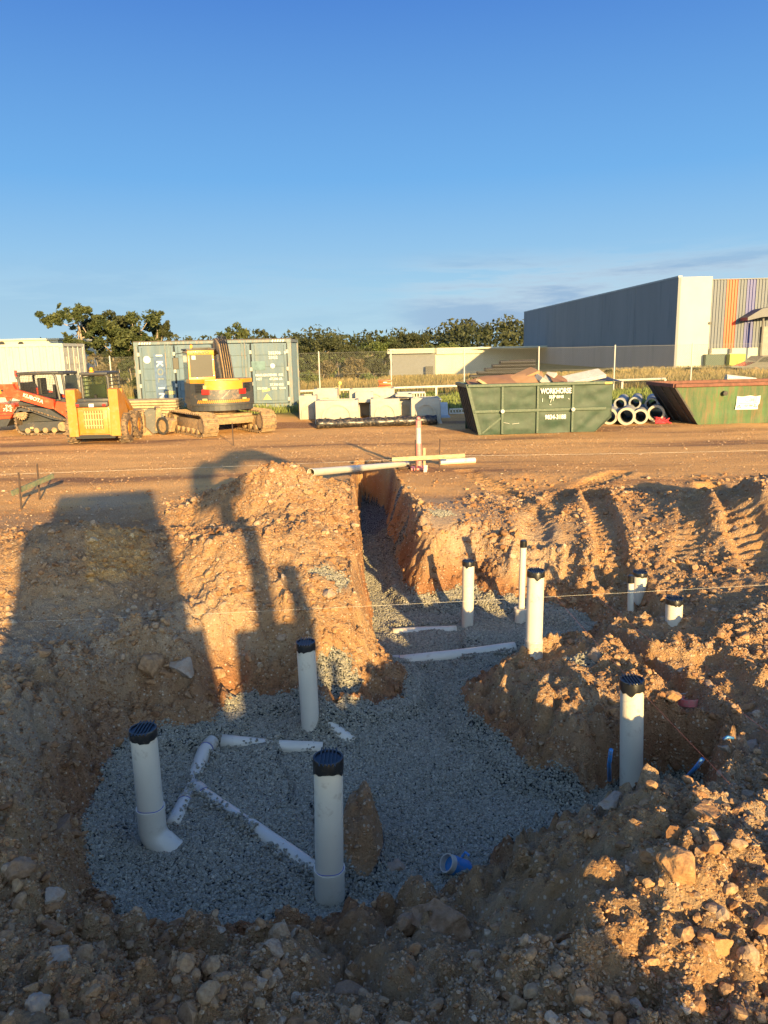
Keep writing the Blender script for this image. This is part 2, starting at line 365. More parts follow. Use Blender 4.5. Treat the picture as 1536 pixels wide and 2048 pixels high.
def hsample(x,y):
    x=np.asarray(x,float); y=np.asarray(y,float)
    i=np.clip(np.searchsorted(XS,x)-1,0,len(XS)-2); j=np.clip(np.searchsorted(YS,y)-1,0,len(YS)-2)
    fx=(x-XS[i])/(XS[i+1]-XS[i]); fy=(y-YS[j])/(YS[j+1]-YS[j])
    return (hz[j,i]*(1-fx)+hz[j,i+1]*fx)*(1-fy)+(hz[j+1,i]*(1-fx)+hz[j+1,i+1]*fx)*fy
def asample(A,x,y):
    i=np.clip(np.searchsorted(XS,x)-1,0,len(XS)-2); j=np.clip(np.searchsorted(YS,y)-1,0,len(YS)-2); return A[j,i]
def gz(x,y): return float(hsample(np.array([x]),np.array([y]))[0])
def hit(px,py):
    """ground point seen at a photo pixel"""
    d=ray(px,py); t=2.5
    while t<60:
        p=CAM+d*t
        if p.z<gz(p.x,p.y): return p
        t+=.02 if t<20 else .1
    return G(px,py,0)
# ------------------------------------------------------------------ soil material
def soil_material():
    m,nt,b=newmat('soil'); L=nt.links
    tc=N(nt,'ShaderNodeTexCoord'); o=tc.outputs['Object']
    def at(n): a=N(nt,'ShaderNodeAttribute'); a.attribute_name=n; return a.outputs['Fac']
    n1=N(nt,'ShaderNodeTexNoise',Scale=.9,Detail=8,Roughness=.7); L.new(o,n1.inputs[0])
    n2=N(nt,'ShaderNodeTexNoise',Scale=5,Detail=8,Roughness=.75); L.new(o,n2.inputs[0])
    n3=N(nt,'ShaderNodeTexNoise',Scale=45,Detail=6,Roughness=.8); L.new(o,n3.inputs[0])
    c=mixc(nt,ramp(nt,n1.outputs[0],[(.4,0.),(.62,1.)]),(.41,.23,.108),(.47,.295,.155))
    c=mixc(nt,ramp(nt,n2.outputs[0],[(.48,0.),(.68,1.)]),c,(.45,.32,.195))
    c=mixc(nt,ramp(nt,n2.outputs[0],[(.30,1.),(.44,0.)]),c,(.33,.175,.085))
    c=mixc(nt,at('pale'),c,(.49,.375,.26))
    c=mixc(nt,at('red'),c,mixc(nt,ramp(nt,n2.outputs[0],[(.35,0.),(.65,1.)]),(.30,.125,.055),(.42,.22,.11)))
    # pale stone chips
    v=N(nt,'ShaderNodeTexVoronoi',Scale=38); L.new(o,v.inputs[0])
    vs=N(nt,'ShaderNodeSeparateColor'); L.new(v.outputs['Color'],vs.inputs[0])
    sel=ramp(nt,vs.outputs[0],[(.80,0.),(.84,1.)]); rr=ramp(nt,v.outputs['Distance'],[(.28,1.),(.4,0.)])
    mm=N(nt,'ShaderNodeMath',operation='MULTIPLY'); L.new(sel,mm.inputs[0]); L.new(rr,mm.inputs[1])
    c=mixc(nt,mm.outputs[0],c,(.50,.39,.28))
    c=mixc(nt,ramp(nt,n3.outputs[0],[(.3,.35),(.6,0.)]),c,(.16,.09,.045),'MIX')
    # damp, machine-tracked strips in the yard
    w=N(nt,'ShaderNodeMapping'); w.inputs['Scale'].default_value=(.11,.62,1); L.new(o,w.inputs[0])
    n4=N(nt,'ShaderNodeTexNoise',Scale=1.0,Detail=7,Roughness=.6); L.new(w.outputs[0],n4.inputs[0])
    md=N(nt,'ShaderNodeMath',operation='MULTIPLY'); L.new(ramp(nt,n4.outputs[0],[(.54,0.),(.64,.75)]),md.inputs[0]); L.new(at('yard'),md.inputs[1])
    
    yc=N(nt,'ShaderNodeMath',operation='MULTIPLY'); L.new(at('yard'),yc.inputs[0]); yc.inputs[1].default_value=.85; c=mixc(nt,yc.outputs[0],c,mixc(nt,ramp(nt,n4.outputs[0],[(.35,0.),(.66,1.)]),(.88,.48,.165),(.42,.205,.075)))
    c=mixc(nt,md.outputs[0],c,(.19,.10,.06))
    c=mixc(nt,mm.outputs[0],c,(.62,.47,.33))
    # blue metal gravel
    vg=N(nt,'ShaderNodeTexVoronoi',Scale=55); L.new(o,vg.inputs[0])
    vg2=N(nt,'ShaderNodeSeparateColor'); L.new(vg.outputs['Color'],vg2.inputs[0])
    gcol=mixc(nt,vg2.outputs[0],(.20,.20,.185),(.42,.41,.36))
    gcol=mixc(nt,ramp(nt,vg.outputs['Distance'],[(.4,0.),(.62,1.)]),gcol,(.03,.035,.035))
    gm=N(nt,'ShaderNodeMath',operation='ADD'); L.new(at('gravel'),gm.inputs[0]); 
    g2=N(nt,'ShaderNodeMath',operation='MULTIPLY_ADD'); L.new(n3.outputs[0],g2.inputs[0]); g2.inputs[1].default_value=.8; g2.inputs[2].default_value=-.4
    L.new(g2.outputs[0],gm.inputs[1]); gf=ramp(nt,gm.outputs[0],[(.42,0.),(.58,1.)])
    c=mixc(nt,gf,c,gcol)
    # dry verge beyond the yard
    c=mixc(nt,at('verge'),c,mixc(nt,ramp(nt,n1.outputs[0],[(.4,0.),(.6,1.)]),(.20,.17,.06),(.10,.12,.035)))
    L.new(c,b.inputs['Base Color']); b.inputs['Roughness'].default_value=.92; b.inputs['Specular IOR Level'].default_value=.2
    n5=N(nt,'ShaderNodeTexNoise',Scale=110,Detail=6,Roughness=.7); L.new(o,n5.inputs[0])
    ad=N(nt,'ShaderNodeMath',operation='MULTIPLY_ADD'); L.new(n3.outputs[0],ad.inputs[0]); ad.inputs[1].default_value=2.2; L.new(n5.outputs[0],ad.inputs[2])
    a2=N(nt,'ShaderNodeMath',operation='MULTIPLY_ADD'); L.new(mm.outputs[0],a2.inputs[0]); a2.inputs[1].default_value=.5; L.new(ad.outputs[0],a2.inputs[2])
    vb=N(nt,'ShaderNodeTexVoronoi',Scale=75); L.new(o,vb.inputs[0]); vb2=N(nt,'ShaderNodeTexVoronoi',Scale=30); L.new(o,vb2.inputs[0])
    for vv,kk in ((vb,-.8),(vb2,-1.1)):
        a3=N(nt,'ShaderNodeMath',operation='MULTIPLY_ADD'); L.new(vv.outputs['Distance'],a3.inputs[0]); a3.inputs[1].default_value=kk; L.new(a2.outputs[0],a3.inputs[2]); a2=a3
    bp=N(nt,'ShaderNodeBump',Strength=.9,Distance=.014); L.new(a2.outputs[0],bp.inputs['Height']); L.new(bp.outputs[0],b.inputs['Normal'])
    return m
SOIL=soil_material()
pale=np.zeros_like(gxx)
for a,b_,r in [(190,1270,1.0),(960,1050,1.4),(1480,1600,.9),(330,1250,.8),(900,1010,1.2),(1300,1400,.9),(200,1000,1.0),(60,1450,.9),(150,1400,.8)]:
    p=G(a,b_,0); pale=np.maximum(pale,sstep(1.2-np.hypot(gxx-p.x,gyy-p.y)/r+.8*fbm(gxx*1.5,gyy*1.5,3,31)))
yard=sstep((gyy-9.5)/5+.9*fbm(gxx*.9,gyy*.9,4,37))*sstep((30-gyy)/3)*(1-.75*np.clip(lse,0,1))
verge=sstep((gyy-26.3)/.9+1.2*fbm(gxx*.7,gyy*.7,3,8))
ground=link('ground',grid_mesh('ground',gxx,gyy,hz,{'gravel':np.clip(msk,0,1),'red':np.clip(rd,0,1),'pale':pale*.7*(1-rd),'yard':yard,'verge':verge}),SOIL)
tag(ground,'dug up orange brown clay site with heaps, ruts and a trench','ground',kind='structure')
# ------------------------------------------------------------------ loose grains
def rocks_template(k,n=6):
    out=[]
    for i in range(n):
        bm=bmesh.new(); bmesh.ops.create_icosphere(bm,subdivisions=k,radius=1.0)
        P=np.array([v.co[:] for v in bm.verts]); Fc=np.array([[v.index for v in f.verts] for f in bm.faces]); bm.free()
        rg=np.random.default_rng(50+i+10*k); dr=rg.normal(size=(7,3)); dr/=np.linalg.norm(dr,axis=1)[:,None]
        for q in dr:                      # chop flat facets so it reads as broken stone
            h=P@q; lim=.42+.33*rg.random(); P=P-np.outer(np.clip(h-lim,0,None),q)
        P+=rg.normal(size=P.shape)*(.09 if k==1 else .045); out.append((P,Fc))
    return out
def scatter(name,mat,pos,size,flat,tint,tmpl,seed=1,smooth=False):
    rg=np.random.default_rng(seed); n=len(pos); VS=[];FS=[];TT=[];off=0
    which=rg.integers(0,len(tmpl),n)
    for k,(P,Fc) in enumerate(tmpl):
        m=np.where(which==k)[0]; c=len(m)
        if c==0: continue
        q=rg.normal(size=(c,4)); q/=np.linalg.norm(q,axis=1)[:,None]; w,x,y,z=q.T
        Rm=np.stack([1-2*(y*y+z*z),2*(x*y-z*w),2*(x*z+y*w),2*(x*y+z*w),1-2*(x*x+z*z),2*(y*z-x*w),2*(x*z-y*w),2*(y*z+x*w),1-2*(x*x+y*y)],-1).reshape(c,3,3)
        sc=size[m][:,None]*(.72+.56*rg.random((c,3)))
        V=np.einsum('nij,nkj->nki',Rm,P[None]*sc[:,None,:]); V[:,:,2]*=flat; V+=pos[m][:,None,:]
        VS.append(V.reshape(-1,3)); FS.append((Fc[None]+(off+np.arange(c)*len(P))[:,None,None]).reshape(-1,3)); off+=c*len(P)
        TT.append(np.repeat(tint[m],len(P)))
    V=np.concatenate(VS); Fa=np.concatenate(FS)
    me=bpy.data.meshes.new(name); me.vertices.add(len(V)); me.vertices.foreach_set('co',V.ravel().astype(np.float32))
    me.loops.add(Fa.size); me.loops.foreach_set('vertex_index',Fa.ravel().astype(np.int32))
    me.polygons.add(len(Fa)); me.polygons.foreach_set('loop_start',(np.arange(len(Fa))*3).astype(np.int32)); me.update(calc_edges=True)
    at=me.attributes.new('tint','FLOAT','POINT'); at.data.foreach_set('value',np.concatenate(TT).astype(np.float32))
    me.polygons.foreach_set('use_smooth',np.full(len(Fa),smooth))
    return link(name,me,mat)
def tint_mat(name,stops,rough=.9,bump=.5,bs=60):
    m,nt,b=newmat(name); a=N(nt,'ShaderNodeAttribute'); a.attribute_name='tint'
    c=ramp(nt,a.outputs['Fac'],stops); tc=N(nt,'ShaderNodeTexCoord')
    n=N(nt,'ShaderNodeTexNoise',Scale=bs,Detail=5,Roughness=.7); nt.links.new(tc.outputs['Object'],n.inputs[0])
    c=mixc(nt,ramp(nt,n.outputs[0],[(.3,.75),(.6,0.)]),c,mixc(nt,1.0,c,(.45,.36,.3),'MULTIPLY'))
    nt.links.new(c,b.inputs['Base Color']); b.inputs['Roughness'].default_value=rough; b.inputs['Specular IOR Level'].default_value=.25
    bp=N(nt,'ShaderNodeBump',Strength=bump,Distance=.006); nt.links.new(n.outputs[0],bp.inputs['Height']); nt.links.new(bp.outputs[0],b.inputs['Normal'])
    return m
GRAV=tint_mat('blue_metal_gravel',[(0,(.17,.165,.135)),(.5,(.31,.295,.235)),(.85,(.41,.39,.31)),(1,(.52,.47,.37))],.8,.3,140)
CLOD=tint_mat('clay_clod',[(0,(.22,.11,.05)),(.35,(.35,.195,.095)),(.7,(.41,.265,.145)),(.9,(.39,.28,.19)),(1,(.49,.375,.26))],.93,.6,50)
T1=rocks_template(1,8); T2=rocks_template(2,8)
QUICK=False
def frustum_ok(x,y,z):
    dx,dy,dz=x,y,z-CH; f=dy*F_.y+dz*F_.z; u=dx*RV.x+dy*RV.y+dz*RV.z; v=dx*UV.x+dy*UV.y+dz*UV.z
    return (f>0.3)&(np.abs(u)<f*.56+.9)&(np.abs(v)<f*.72+.5)
# gravel grains
def sc_gravel():
    n=620000; x=RNG.uniform(-3.2,4.2,n); y=RNG.uniform(3.0,13.5,n); mk=asample(np.clip(msk,0,1),x,y)
    dens=np.clip(1.15-(y-4)/9,.12,1)
    ok=(mk+.25*(RNG.random(n)-.5)>.5)&(RNG.random(n)<dens); x,y,dens=x[ok],y[ok],dens[ok]
    z=hsample(x,y); s=(.008+.0055*RNG.random(len(x)))*np.where(y>8,1.5,1.0)*1.05
    ok=frustum_ok(x,y,z); x,y,z,s=x[ok],y[ok],z[ok],s[ok]
    t=np.clip(RNG.normal(.45,.2,len(x)),0,1)
    o=scatter('gravel',GRAV,np.stack([x,y,z+s*.25],-1),s,.85,t,T1,2); print('gravel',len(x)); return o
tag(sc_gravel(),'blue grey crushed stone gravel bedding in the dug out hollow','gravel',kind='stuff')
def sc_clods(name,n,lo,hi,pw,seed,tmpl,ymax,lab,sink=.15):
    rg=np.random.default_rng(seed)
    x=rg.uniform(-7,7,n); y=2.2+rg.random(n)**1.25*(ymax-2.2); ls=asample(lse,x,y); mk=asample(np.clip(msk,0,1),x,y); rdd=asample(rd,x,y)
    cl=.5+1.3*fbm(x*1.3,y*1.3,3,123)
    pr=(.06+.94*ls)*(1-sstep(mk*1.6-.3))*np.clip(cl,.08,1)
    ok=rg.random(n)<pr; x,y,rdd=x[ok],y[ok],rdd[ok]; z=hsample(x,y)
    s=lo+(hi-lo)*rg.random(len(x))**pw; s*=.85+.3*np.clip((y-4)/6,0,1)
    ok=frustum_ok(x,y,z); x,y,z,s,rdd=x[ok],y[ok],z[ok],s[ok],rdd[ok]
    t=np.clip(rg.normal(.5,.24,len(x))-.3*rdd+.35*fbm(x*.9,y*.9,2,17),0,1); print(name,len(x))
    o=scatter(name,CLOD,np.stack([x,y,z+s*(.34-sink)],-1),s,.8,t,tmpl,seed+1); tag(o,lab,'soil',kind='stuff')
sc_clods('soil_crumbs',520000,.004,.017,2.0,11,T1,13,'fine loose clay crumbs strewn over the heaps')
sc_clods('soil_crumbs',260000,.005,.013,1.5,31,T1,6.8,'fine crumbled clay in the near foreground')
def yard_stones():
    rg=np.random.default_rng(77); n=60000; x=rg.uniform(-13,14,n); y=9+rg.random(n)**1.0*15; ls=asample(lse,x,y); mk=asample(np.clip(msk,0,1),x,y)
    ok=(rg.random(n)<np.clip(.28+.9*fbm(x*.8,y*.8,3,7),.03,1))&(mk<.3)&(ls<.6); x,y=x[ok],y[ok]; z=hsample(x,y); s=.008+.022*rg.random(len(x))**3
    ok=frustum_ok(x,y,z); x,y,z,s=x[ok],y[ok],z[ok],s[ok]
    tag(scatter('yard_pebbles',CLOD,np.stack([x,y,z],-1),s,.7,np.clip(rg.normal(.62,.25,len(x)),0,1),T1,78),'small stones and clay crumbs scattered over the yard','pebbles',kind='stuff')
yard_stones()
sc_clods('clay_clods',42000,.014,.052,3.2,12,T2,14,'fist sized broken clay clods and stones lying on the heaps')
w=bpy.data.worlds.new('World'); scene.world=w; w.use_nodes=True; nt=w.node_tree
bg=nt.nodes['Background']; sk=N(nt,'ShaderNodeTexSky'); sk.sky_type='NISHITA'; sk.sun_disc=False
sk.sun_elevation=SEL; sk.sun_rotation=math.pi-SAZ; sk.air_density=1.0; sk.dust_density=.3; sk.ozone_density=1.6; sk.altitude=20
tc=N(nt,'ShaderNodeTexCoord'); sep=N(nt,'ShaderNodeSeparateXYZ'); nt.links.new(tc.outputs['Generated'],sep.inputs[0])
# clear deep blue sky opposite the low sun (elevation gradient), blended with the physical sky toward the sun
grad=ramp(nt,sep.outputs[2],[(.0,(.50,.74,.84)),(.07,(.38,.64,.84)),(.2,(.175,.45,.84)),(.42,(.06,.20,.64)),(.8,(.03,.11,.48))])
sc=N(nt,'ShaderNodeVectorMath',operation='SCALE'); nt.links.new(grad,sc.inputs[0]); sc.inputs['Scale'].default_value=SKYS
fy=ramp(nt,sep.outputs[1],[(.0,0.),(.35,1.)])
n0=N(nt,'ShaderNodeMath',operation='MULTIPLY_ADD'); nt.links.new(sep.outputs[1],n0.inputs[0]); n0.inputs[1].default_value=.5; n0.inputs[2].default_value=.5
fy=ramp(nt,n0.outputs[0],[(.35,0.),(.62,1.)])
base=mixc(nt,fy,sk.outputs[0],sc.outputs[0])
mp=N(nt,'ShaderNodeMapping'); mp.inputs['Scale'].default_value=(1,1,7.5); nt.links.new(tc.outputs['Generated'],mp.inputs[0])
mp.inputs['Location'].default_value=(3.1,.4,.35)
n1=N(nt,'ShaderNodeTexNoise',Scale=2.7,Detail=10,Roughness=.62,Distortion=.2); nt.links.new(mp.outputs[0],n1.inputs[0])
cl=ramp(nt,n1.outputs[0],[(.40,0.),(.52,.9),(.7,.95)])
band=ramp(nt,sep.outputs[2],[(.0,0.75),(.03,1.),(.085,.9),(.12,.0)])
side=ramp(nt,sep.outputs[0],[(.0,0.25),(.06,.8),(.16,1.)])
m1=N(nt,'ShaderNodeMath',operation='MULTIPLY'); nt.links.new(cl,m1.inputs[0]); nt.links.new(band,m1.inputs[1])
m2=N(nt,'ShaderNodeMath',operation='MULTIPLY'); nt.links.new(m1.outputs[0],m2.inputs[0]); nt.links.new(side,m2.inputs[1])
k=SKYS
ccol=mixc(nt,ramp(nt,n1.outputs[0],[(.46,0.),(.58,1.)]),(.58*k,.70*k,.80*k),(.33*k,.48*k,.68*k))
out=mixc(nt,m2.outputs[0],base,ccol)
nt.links.new(out,bg.inputs[0]); bg.inputs[1].default_value=WS
vs=scene.view_settings; vs.view_transform='Standard'; vs.look='None'; vs.exposure=EXPO; vs.gamma=1
# ------------------------------------------------------------------ materials for the small things
PVC=paint('white_pvc',(.58,.53,.44),.36,var=.03,dirt=(.34,.26,.18),dirt_amt=.1,scale=4,bump=.05)
PVCG=paint('grey_pvc',(.45,.42,.36),.38,var=.05,dirt=(.34,.24,.15),dirt_amt=.3,scale=5,bump=.05)
CAPM=paint('black_cap',(.012,.013,.015),.32,var=.2,dirt=(.10,.08,.06),dirt_amt=.12,scale=14,bump=.1)
BLUEINK=paint('blue_ink',(.02,.05,.35),.5)
BLUEP=paint('blue_plastic',(.03,.19,.48),.4,dirt=(.25,.18,.12),dirt_amt=.2,scale=12)
PINK=paint('pink_plastic',(.66,.17,.17),.5,dirt=(.4,.3,.22),dirt_amt=.35,scale=9)
WHITEP=paint('white_plastic',(.48,.46,.41),.5,dirt=(.4,.3,.22),dirt_amt=.25,scale=9)
TIMB=paint('sawn_timber',(.40,.31,.18),.8,var=.2,dirt=(.28,.2,.12),dirt_amt=.35,scale=7,streak=False)
GTIMB=paint('green_treated_timber',(.10,.13,.08),.85,var=.25,dirt=(.22,.17,.1),dirt_amt=.4,scale=9)
STEEL=paint('rusty_steel',(.045,.033,.028),.75,var=.3,dirt=(.09,.045,.025),dirt_amt=.4,scale=20)
STRING=paint('string',(.75,.7,.6),.8,bump=0); REDSTR=paint('red_string',(.55,.18,.12),.8,bump=0)
def dirtball(n,r,sx,seed,squash=(1,1,.75),k=4):
    """irregular lump of stone or clay"""
    bm=bmesh.new(); bmesh.ops.create_icosphere(bm,subdivisions=k,radius=1.0)
    P=np.array([v.co[:] for v in bm.verts]); rg=np.random.default_rng(seed)
    dr=rg.normal(size=(11,3)); dr/=np.linalg.norm(dr,axis=1)[:,None]
    for q in dr:
        h=P@q; lim=.42+.3*rg.random(); P=P-np.outer(np.clip(h-lim,0,None)*.93,q)
    P=P*np.array(squash)
    nz=1+.26*fbm(P[:,0]*2.3+P[:,2]*1.7+seed,P[:,1]*2.3-P[:,2]*1.3,4,seed)+.07*clods(P[:,0]*5+P[:,2]*3,P[:,1]*5-P[:,2]*3,seed)
    P=P*nz[:,None]*r
    for v,p in zip(bm.verts,P): v.co=p
    me=bpy.data.meshes.new(n); bm.to_mesh(me); bm.free(); me.polygons.foreach_set('use_smooth',[True]*len(me.polygons)); return me
ROCKM={'red':paint('clay_lump_orange',(.40,.23,.11),.93,var=.3,dirt=(.24,.12,.05),dirt_amt=.5,scale=7,bump=1.0,bscale=45),
'pale':paint('pale_stone',(.35,.27,.20),.9,var=.25,dirt=(.28,.17,.1),dirt_amt=.4,scale=7,bump=.8,bscale=50),
'brown':paint('brown_clay_lump',(.31,.19,.11),.93,var=.3,dirt=(.17,.09,.04),dirt_amt=.5,scale=7,bump=1.0,bscale=45)}
for i,(px,py,rp,k,sq,lab) in enumerate([
(592,1868,33,'brown',(1,.8,.85),'rounded pinkish brown stone half sunk in the front soil below the gravel'),
(104,1795,27,'pale',(1.2,.9,.8),'pale egg shaped stone at the left edge of the gravel bed'),
(120,1660,44,'brown',(1.3,.8,.6),'broad flat brown stone on the slope left of the elbow pipe'),
(40,1745,34,'brown',(1,1,.9),'reddish clay lump near the left edge of the picture'),
(1352,1745,50,'red',(1,.9,.95),'big round sunlit orange clay boulder on the right hand heap'),
(1402,1632,46,'red',(1.15,.8,.75),'sunlit orange clay block beside the pit rim'),
(1440,1905,40,'red',(.9,.8,1.1),'upright sunlit clay clod at the lower right'),
(890,1840,66,'brown',(1.3,.8,.62),'wide dark clay block below the blue pipe end'),
(815,1855,34,'brown',(1.1,.8,.8),'dark clay clod left of the wide clay block'),
(1236,1690,20,'brown',(1.2,.8,.5),'small square brown stone on the shaded slope'),
(795,1738,27,'pale',(1,.8,.9),'pale pink stone on gravel beside the clay island'),
(122,1925,44,'pale',(1.2,.8,.7),'large pale stone in the lower left soil'),
(70,2020,40,'pale',(.9,.9,.8),'pale grey stone at the bottom left corner'),
(310,1335,42,'red',(1.3,.7,.75),'pinkish clay lump on the edge left of the white standpipes'),
(368,1338,32,'pale',(1.1,.8,.85),'crumbly pale clay lump next to the pinkish one'),
(436,1347,18,'brown',(1,.9,.9),'small round brown clod right of the crumbly lumps'),
(1192,1318,26,'pale',(1.1,.8,.9),'pale sunlit stone on the bank behind the tall right pipe'),
(1345,1395,21,'red',(1.2,.8,.8),'orange clod lying left of the pink ring'),
(1500,1495,24,'pale',(1.2,.9,.7),'pale grey rock heap stone at the right edge'),
(1455,1500,17,'pale',(1.1,.9,.7),'smaller pale rock left of the grey rock at right'),
(1225,1600,30,'pale',(1.6,.7,.4),'flat crusted stone on the lip in front of the pit pipe'),
(655,1190,20,'pale',(1.2,.9,.7),'pale stone on the long heap left of the trench'),
(1490,1420,20,'red',(1.1,.9,.8),'orange clod on the right bank above the pale rocks'),
(30,1595,24,'brown',(1.2,.8,.7),'brown stone at the left edge above the reddish lump'),
(700,1985,42,'brown',(1.4,.9,.5),'low brown clod in the soil at the bottom centre')]):
    p=hit(px,py); t=(p-CAM).dot(F_); r=rp*.92/FOC*t
    me=dirtball('rock',r,0,900+i,sq,4)
    o=link('rock' if k!='red' else 'clay_lump',me,ROCKM[k]); o.location=(p.x,p.y,p.z+r*sq[2]*.12); o.rotation_euler=(0,0,i*1.3)
    tag(o,lab,'rock')
# ------------------------------------------------------------------ capped standpipes
def sp(i): return None
def cap_parts(root,T,up,r,skirt,drip=True,seed=0,ridges=True):
    """black push-on cap at the top end of a pipe"""
    rg=random.Random(seed); q=Vector(up).to_track_quat('Z','Y').to_matrix().to_4x4(); M=Matrix.Translation(T)@q
    m=MB(); n=40; ro=r*1.06; vs=[];fs=[]
    for k in range(n):                                  # skirt with a ragged lower edge of tape/primer
        a=2*math.pi*k/n; d=skirt+(0 if not drip else skirt*.4*max(0,vn(k*.45,seed))+skirt*.12*rg.random())
        for rr,z in ((ro,-d),(ro,0-.006),(ro*.97,0.0),(ro*.86,0.0),(ro*.84,-.008)): vs.append((rr*math.cos(a),rr*math.sin(a),z))
    for k in range(n):
        l=(k+1)%n
        for j in range(4): fs.append((k*5+j,l*5+j,l*5+j+1,k*5+j+1))
    fs.append(tuple(k*5+4 for k in range(n))); m.M=M; m.add(vs,fs)
    cp=m.build('cap',CAPM,root,auto=40)
    if ridges and r>.06:
        g=MB(); g.M=M
        for j in (-2,-1,0,1,2): g.box((0,j*r*.26,-.002),(2*math.sqrt(max(.01,(.78*r)**2-(j*r*.26)**2)),r*.09,.005))
        g.build('grip_ridge',CAPM,cp)
    return cp
def vn(x,s): return math.sin(x+s)*.6+math.sin(2.7*x+s*3)*.4
def standpipe(base,top,od,lab,name='standpipe',coupling=None,foot=-.25,skirt=.055,mat=None,grp='capped white standpipes rising from the drainage dig',elbow=None,seed=0,zb=None,ring=True):
    B=hit(*base) if zb is None else G(base[0],base[1],zb)
    T=D(top[0],top[1],B.y); r=od/2; ax=(T-B).normalized()
    e=empty(name,B,0,lab,'standpipe',grp); b0=Vector((0,0,0)); t=T-B
    m=MB(); s0=b0+ax*(0 if elbow else foot)
    m.ringtube(s0,t-ax*.012,r,r*.93,36); pipe=m.build('pipe',mat or PVC,e,auto=40)
    cap_parts(e,t,ax,r,skirt,seed=seed)
    if coupling:
        m=MB(); h=coupling; m.cyl(ax*(-.12),ax*h,r*1.1,n=32); m.cyl(ax*h,ax*(h+.012),r*1.13,r*1.06,n=32); m.cyl(ax*(h-.06),ax*(h-.045),r*1.13,n=32)
        m.build('coupling',PVCG,e,auto=40)
    if elbow:
        h=.13; pts=[ax*h]; dirn=Vector(elbow[0]).normalized(); R_=od*.75; n=9
        for k in range(n+1):
            a=(math.pi/2*elbow[1])*k/n; pts.append(dirn*(R_*(1-math.cos(a)))+Vector((0,0,-R_*math.sin(a)))+ax*0)
        d2=(pts[-1]-pts[-2]).normalized(); m=MB(); m.tube(pts,r*1.07,32); m.cyl(ax*(h-.012),ax*(h+.014),r*1.12,n=32)
        m.cyl(pts[-1],pts[-1]+d2*.10,r*1.12,n=32); m.cyl(pts[-1]+d2*.085,pts[-1]+d2*.105,r*1.17,n=32)
        m.build('elbow',PVC,e,auto=40)
        m=MB(); m.tube([ax*(h+.018)+Vector((math.cos(a)*r*1.01,math.sin(a)*r*1.01,.004*math.sin(3*a))) for a in [x*.2-2.6 for x in range(0,14)]],.0022,5); m.build('ink_mark',BLUEINK,e)
    return e
OD=.16
LIFT=.0
eA=standpipe((308,1688),(289,1492),OD,'leaning white standpipe with black cap and a side elbow, left of the gravel bed',elbow=((.75,-.25,0),.62),seed=1)
eA.location.z+=.12
eB=standpipe((660,1795),(657,1530),OD,'tall sunlit front standpipe with ragged black cap and a bend at its foot',elbow=((-.1,.9,0),.7),seed=2,skirt=.065)
eB.location.z+=.05
standpipe((621,1448),(611,1283),.152,'white standpipe with black cap beside the end of the long heap',seed=3,skirt=.06)
standpipe((1262,1592),(1264,1358),OD,'tall white standpipe with clean black cap standing in the deep pit',seed=4,zb=-.78,skirt=.07)
standpipe((1067,1306),(1072,1140),.15,'tall shaded standpipe with a coupling at its foot, beside the thin vent pipe',seed=5,coupling=.12)
standpipe((935,1252),(937,1121),.14,'white standpipe with black cap at the mouth of the trench',seed=6)
standpipe((1277,1207),(1280,1143),.155,'half buried white standpipe behind the thin pipe on the right',seed=7,skirt=.045)
standpipe((1347,1244),(1349,1196),.16,'short white standpipe stub with black cap on the right',seed=8,skirt=.05)
def thin(base,top,od,lab,socket=False,seed=0):
    B=hit(*base); T=D(top[0],top[1],B.y); e=empty('vent_pipe',B,0,lab,'pipe','thin capped pipes'); t=T-B; ax=t.normalized()
    m=MB(); m.ringtube(ax*-.2,t-ax*.01,od/2,od/2*.88,20); m.build('pipe',PVC,e,auto=40)
    m=MB(); m.cyl(t-ax*.075,t,od/2*1.1,n=20); m.cyl(t,t+ax*.01,od/2*1.0,od/2*.8,n=20); m.build('cap',CAPM,e,auto=40)
    if socket:
        m=MB(); m.ringtube(ax*-.16,ax*.16,.075,.055,24); m.ringtube(ax*.13,ax*.17,.085,.055,24); m.build('socket',PVC,e,auto=40)
thin((1042,1243),(1047,1082),.075,'thin tall vent pipe set in a white socket',True)
thin((1261,1222),(1262,1152),.065,'thin short vent pipe in front of the half buried standpipe')
# ------------------------------------------------------------------ half buried pipes
def buried(pts,od,lab,rise=.03,wob=.012,seed=0,marks=(),name='drain_pipe',mat=None):
    rg=random.Random(seed); P=[G(p[0],p[1],-.7 if p[1]>1400 else -.79) for p in pts]; L=[]; 
    for a,b in zip(P[:-1],P[1:]):
        n=max(2,int((b-a).length/.12))
        for k in range(n): L.append(a.lerp(b,k/n))
    L.append(P[-1]); o0=L[0].copy(); zs=[gz(p.x,p.y) for p in L]; zm=[sum(zs[max(0,i-4):i+5])/len(zs[max(0,i-4):i+5]) for i in range(len(zs))]
    kz=np.polyfit(np.arange(len(zs)),np.minimum(zs,-.6),1); zm=np.polyval(kz,np.arange(len(zs)))
    Q=[Vector((p.x,p.y,float(zm[i])-od/2+rise+.012+wob*.6*math.sin(i*.7+seed)))-o0 for i,p in enumerate(L)]
    e=empty(name,o0,0,lab,'pipe','white drain pipes half buried in gravel'); m=MB(); m.tube(Q,od/2,20); m.build('pipe',mat or PVC,e,smooth=True)
    for f in marks:
        i=min(len(Q)-2,int(f*(len(Q)-1))); d=(Q[i+1]-Q[i]).normalized(); m=MB(); m.cyl(Q[i]-d*.045,Q[i]+d*.045,od/2*1.12,n=24); m.build('coupling',PVCG,e,auto=40)
        m=MB(); m.cyl(Q[i]+d*.047,Q[i]+d*.052,od/2*1.03,n=24); m.build('ink_mark',BLUEINK,e)
    return e
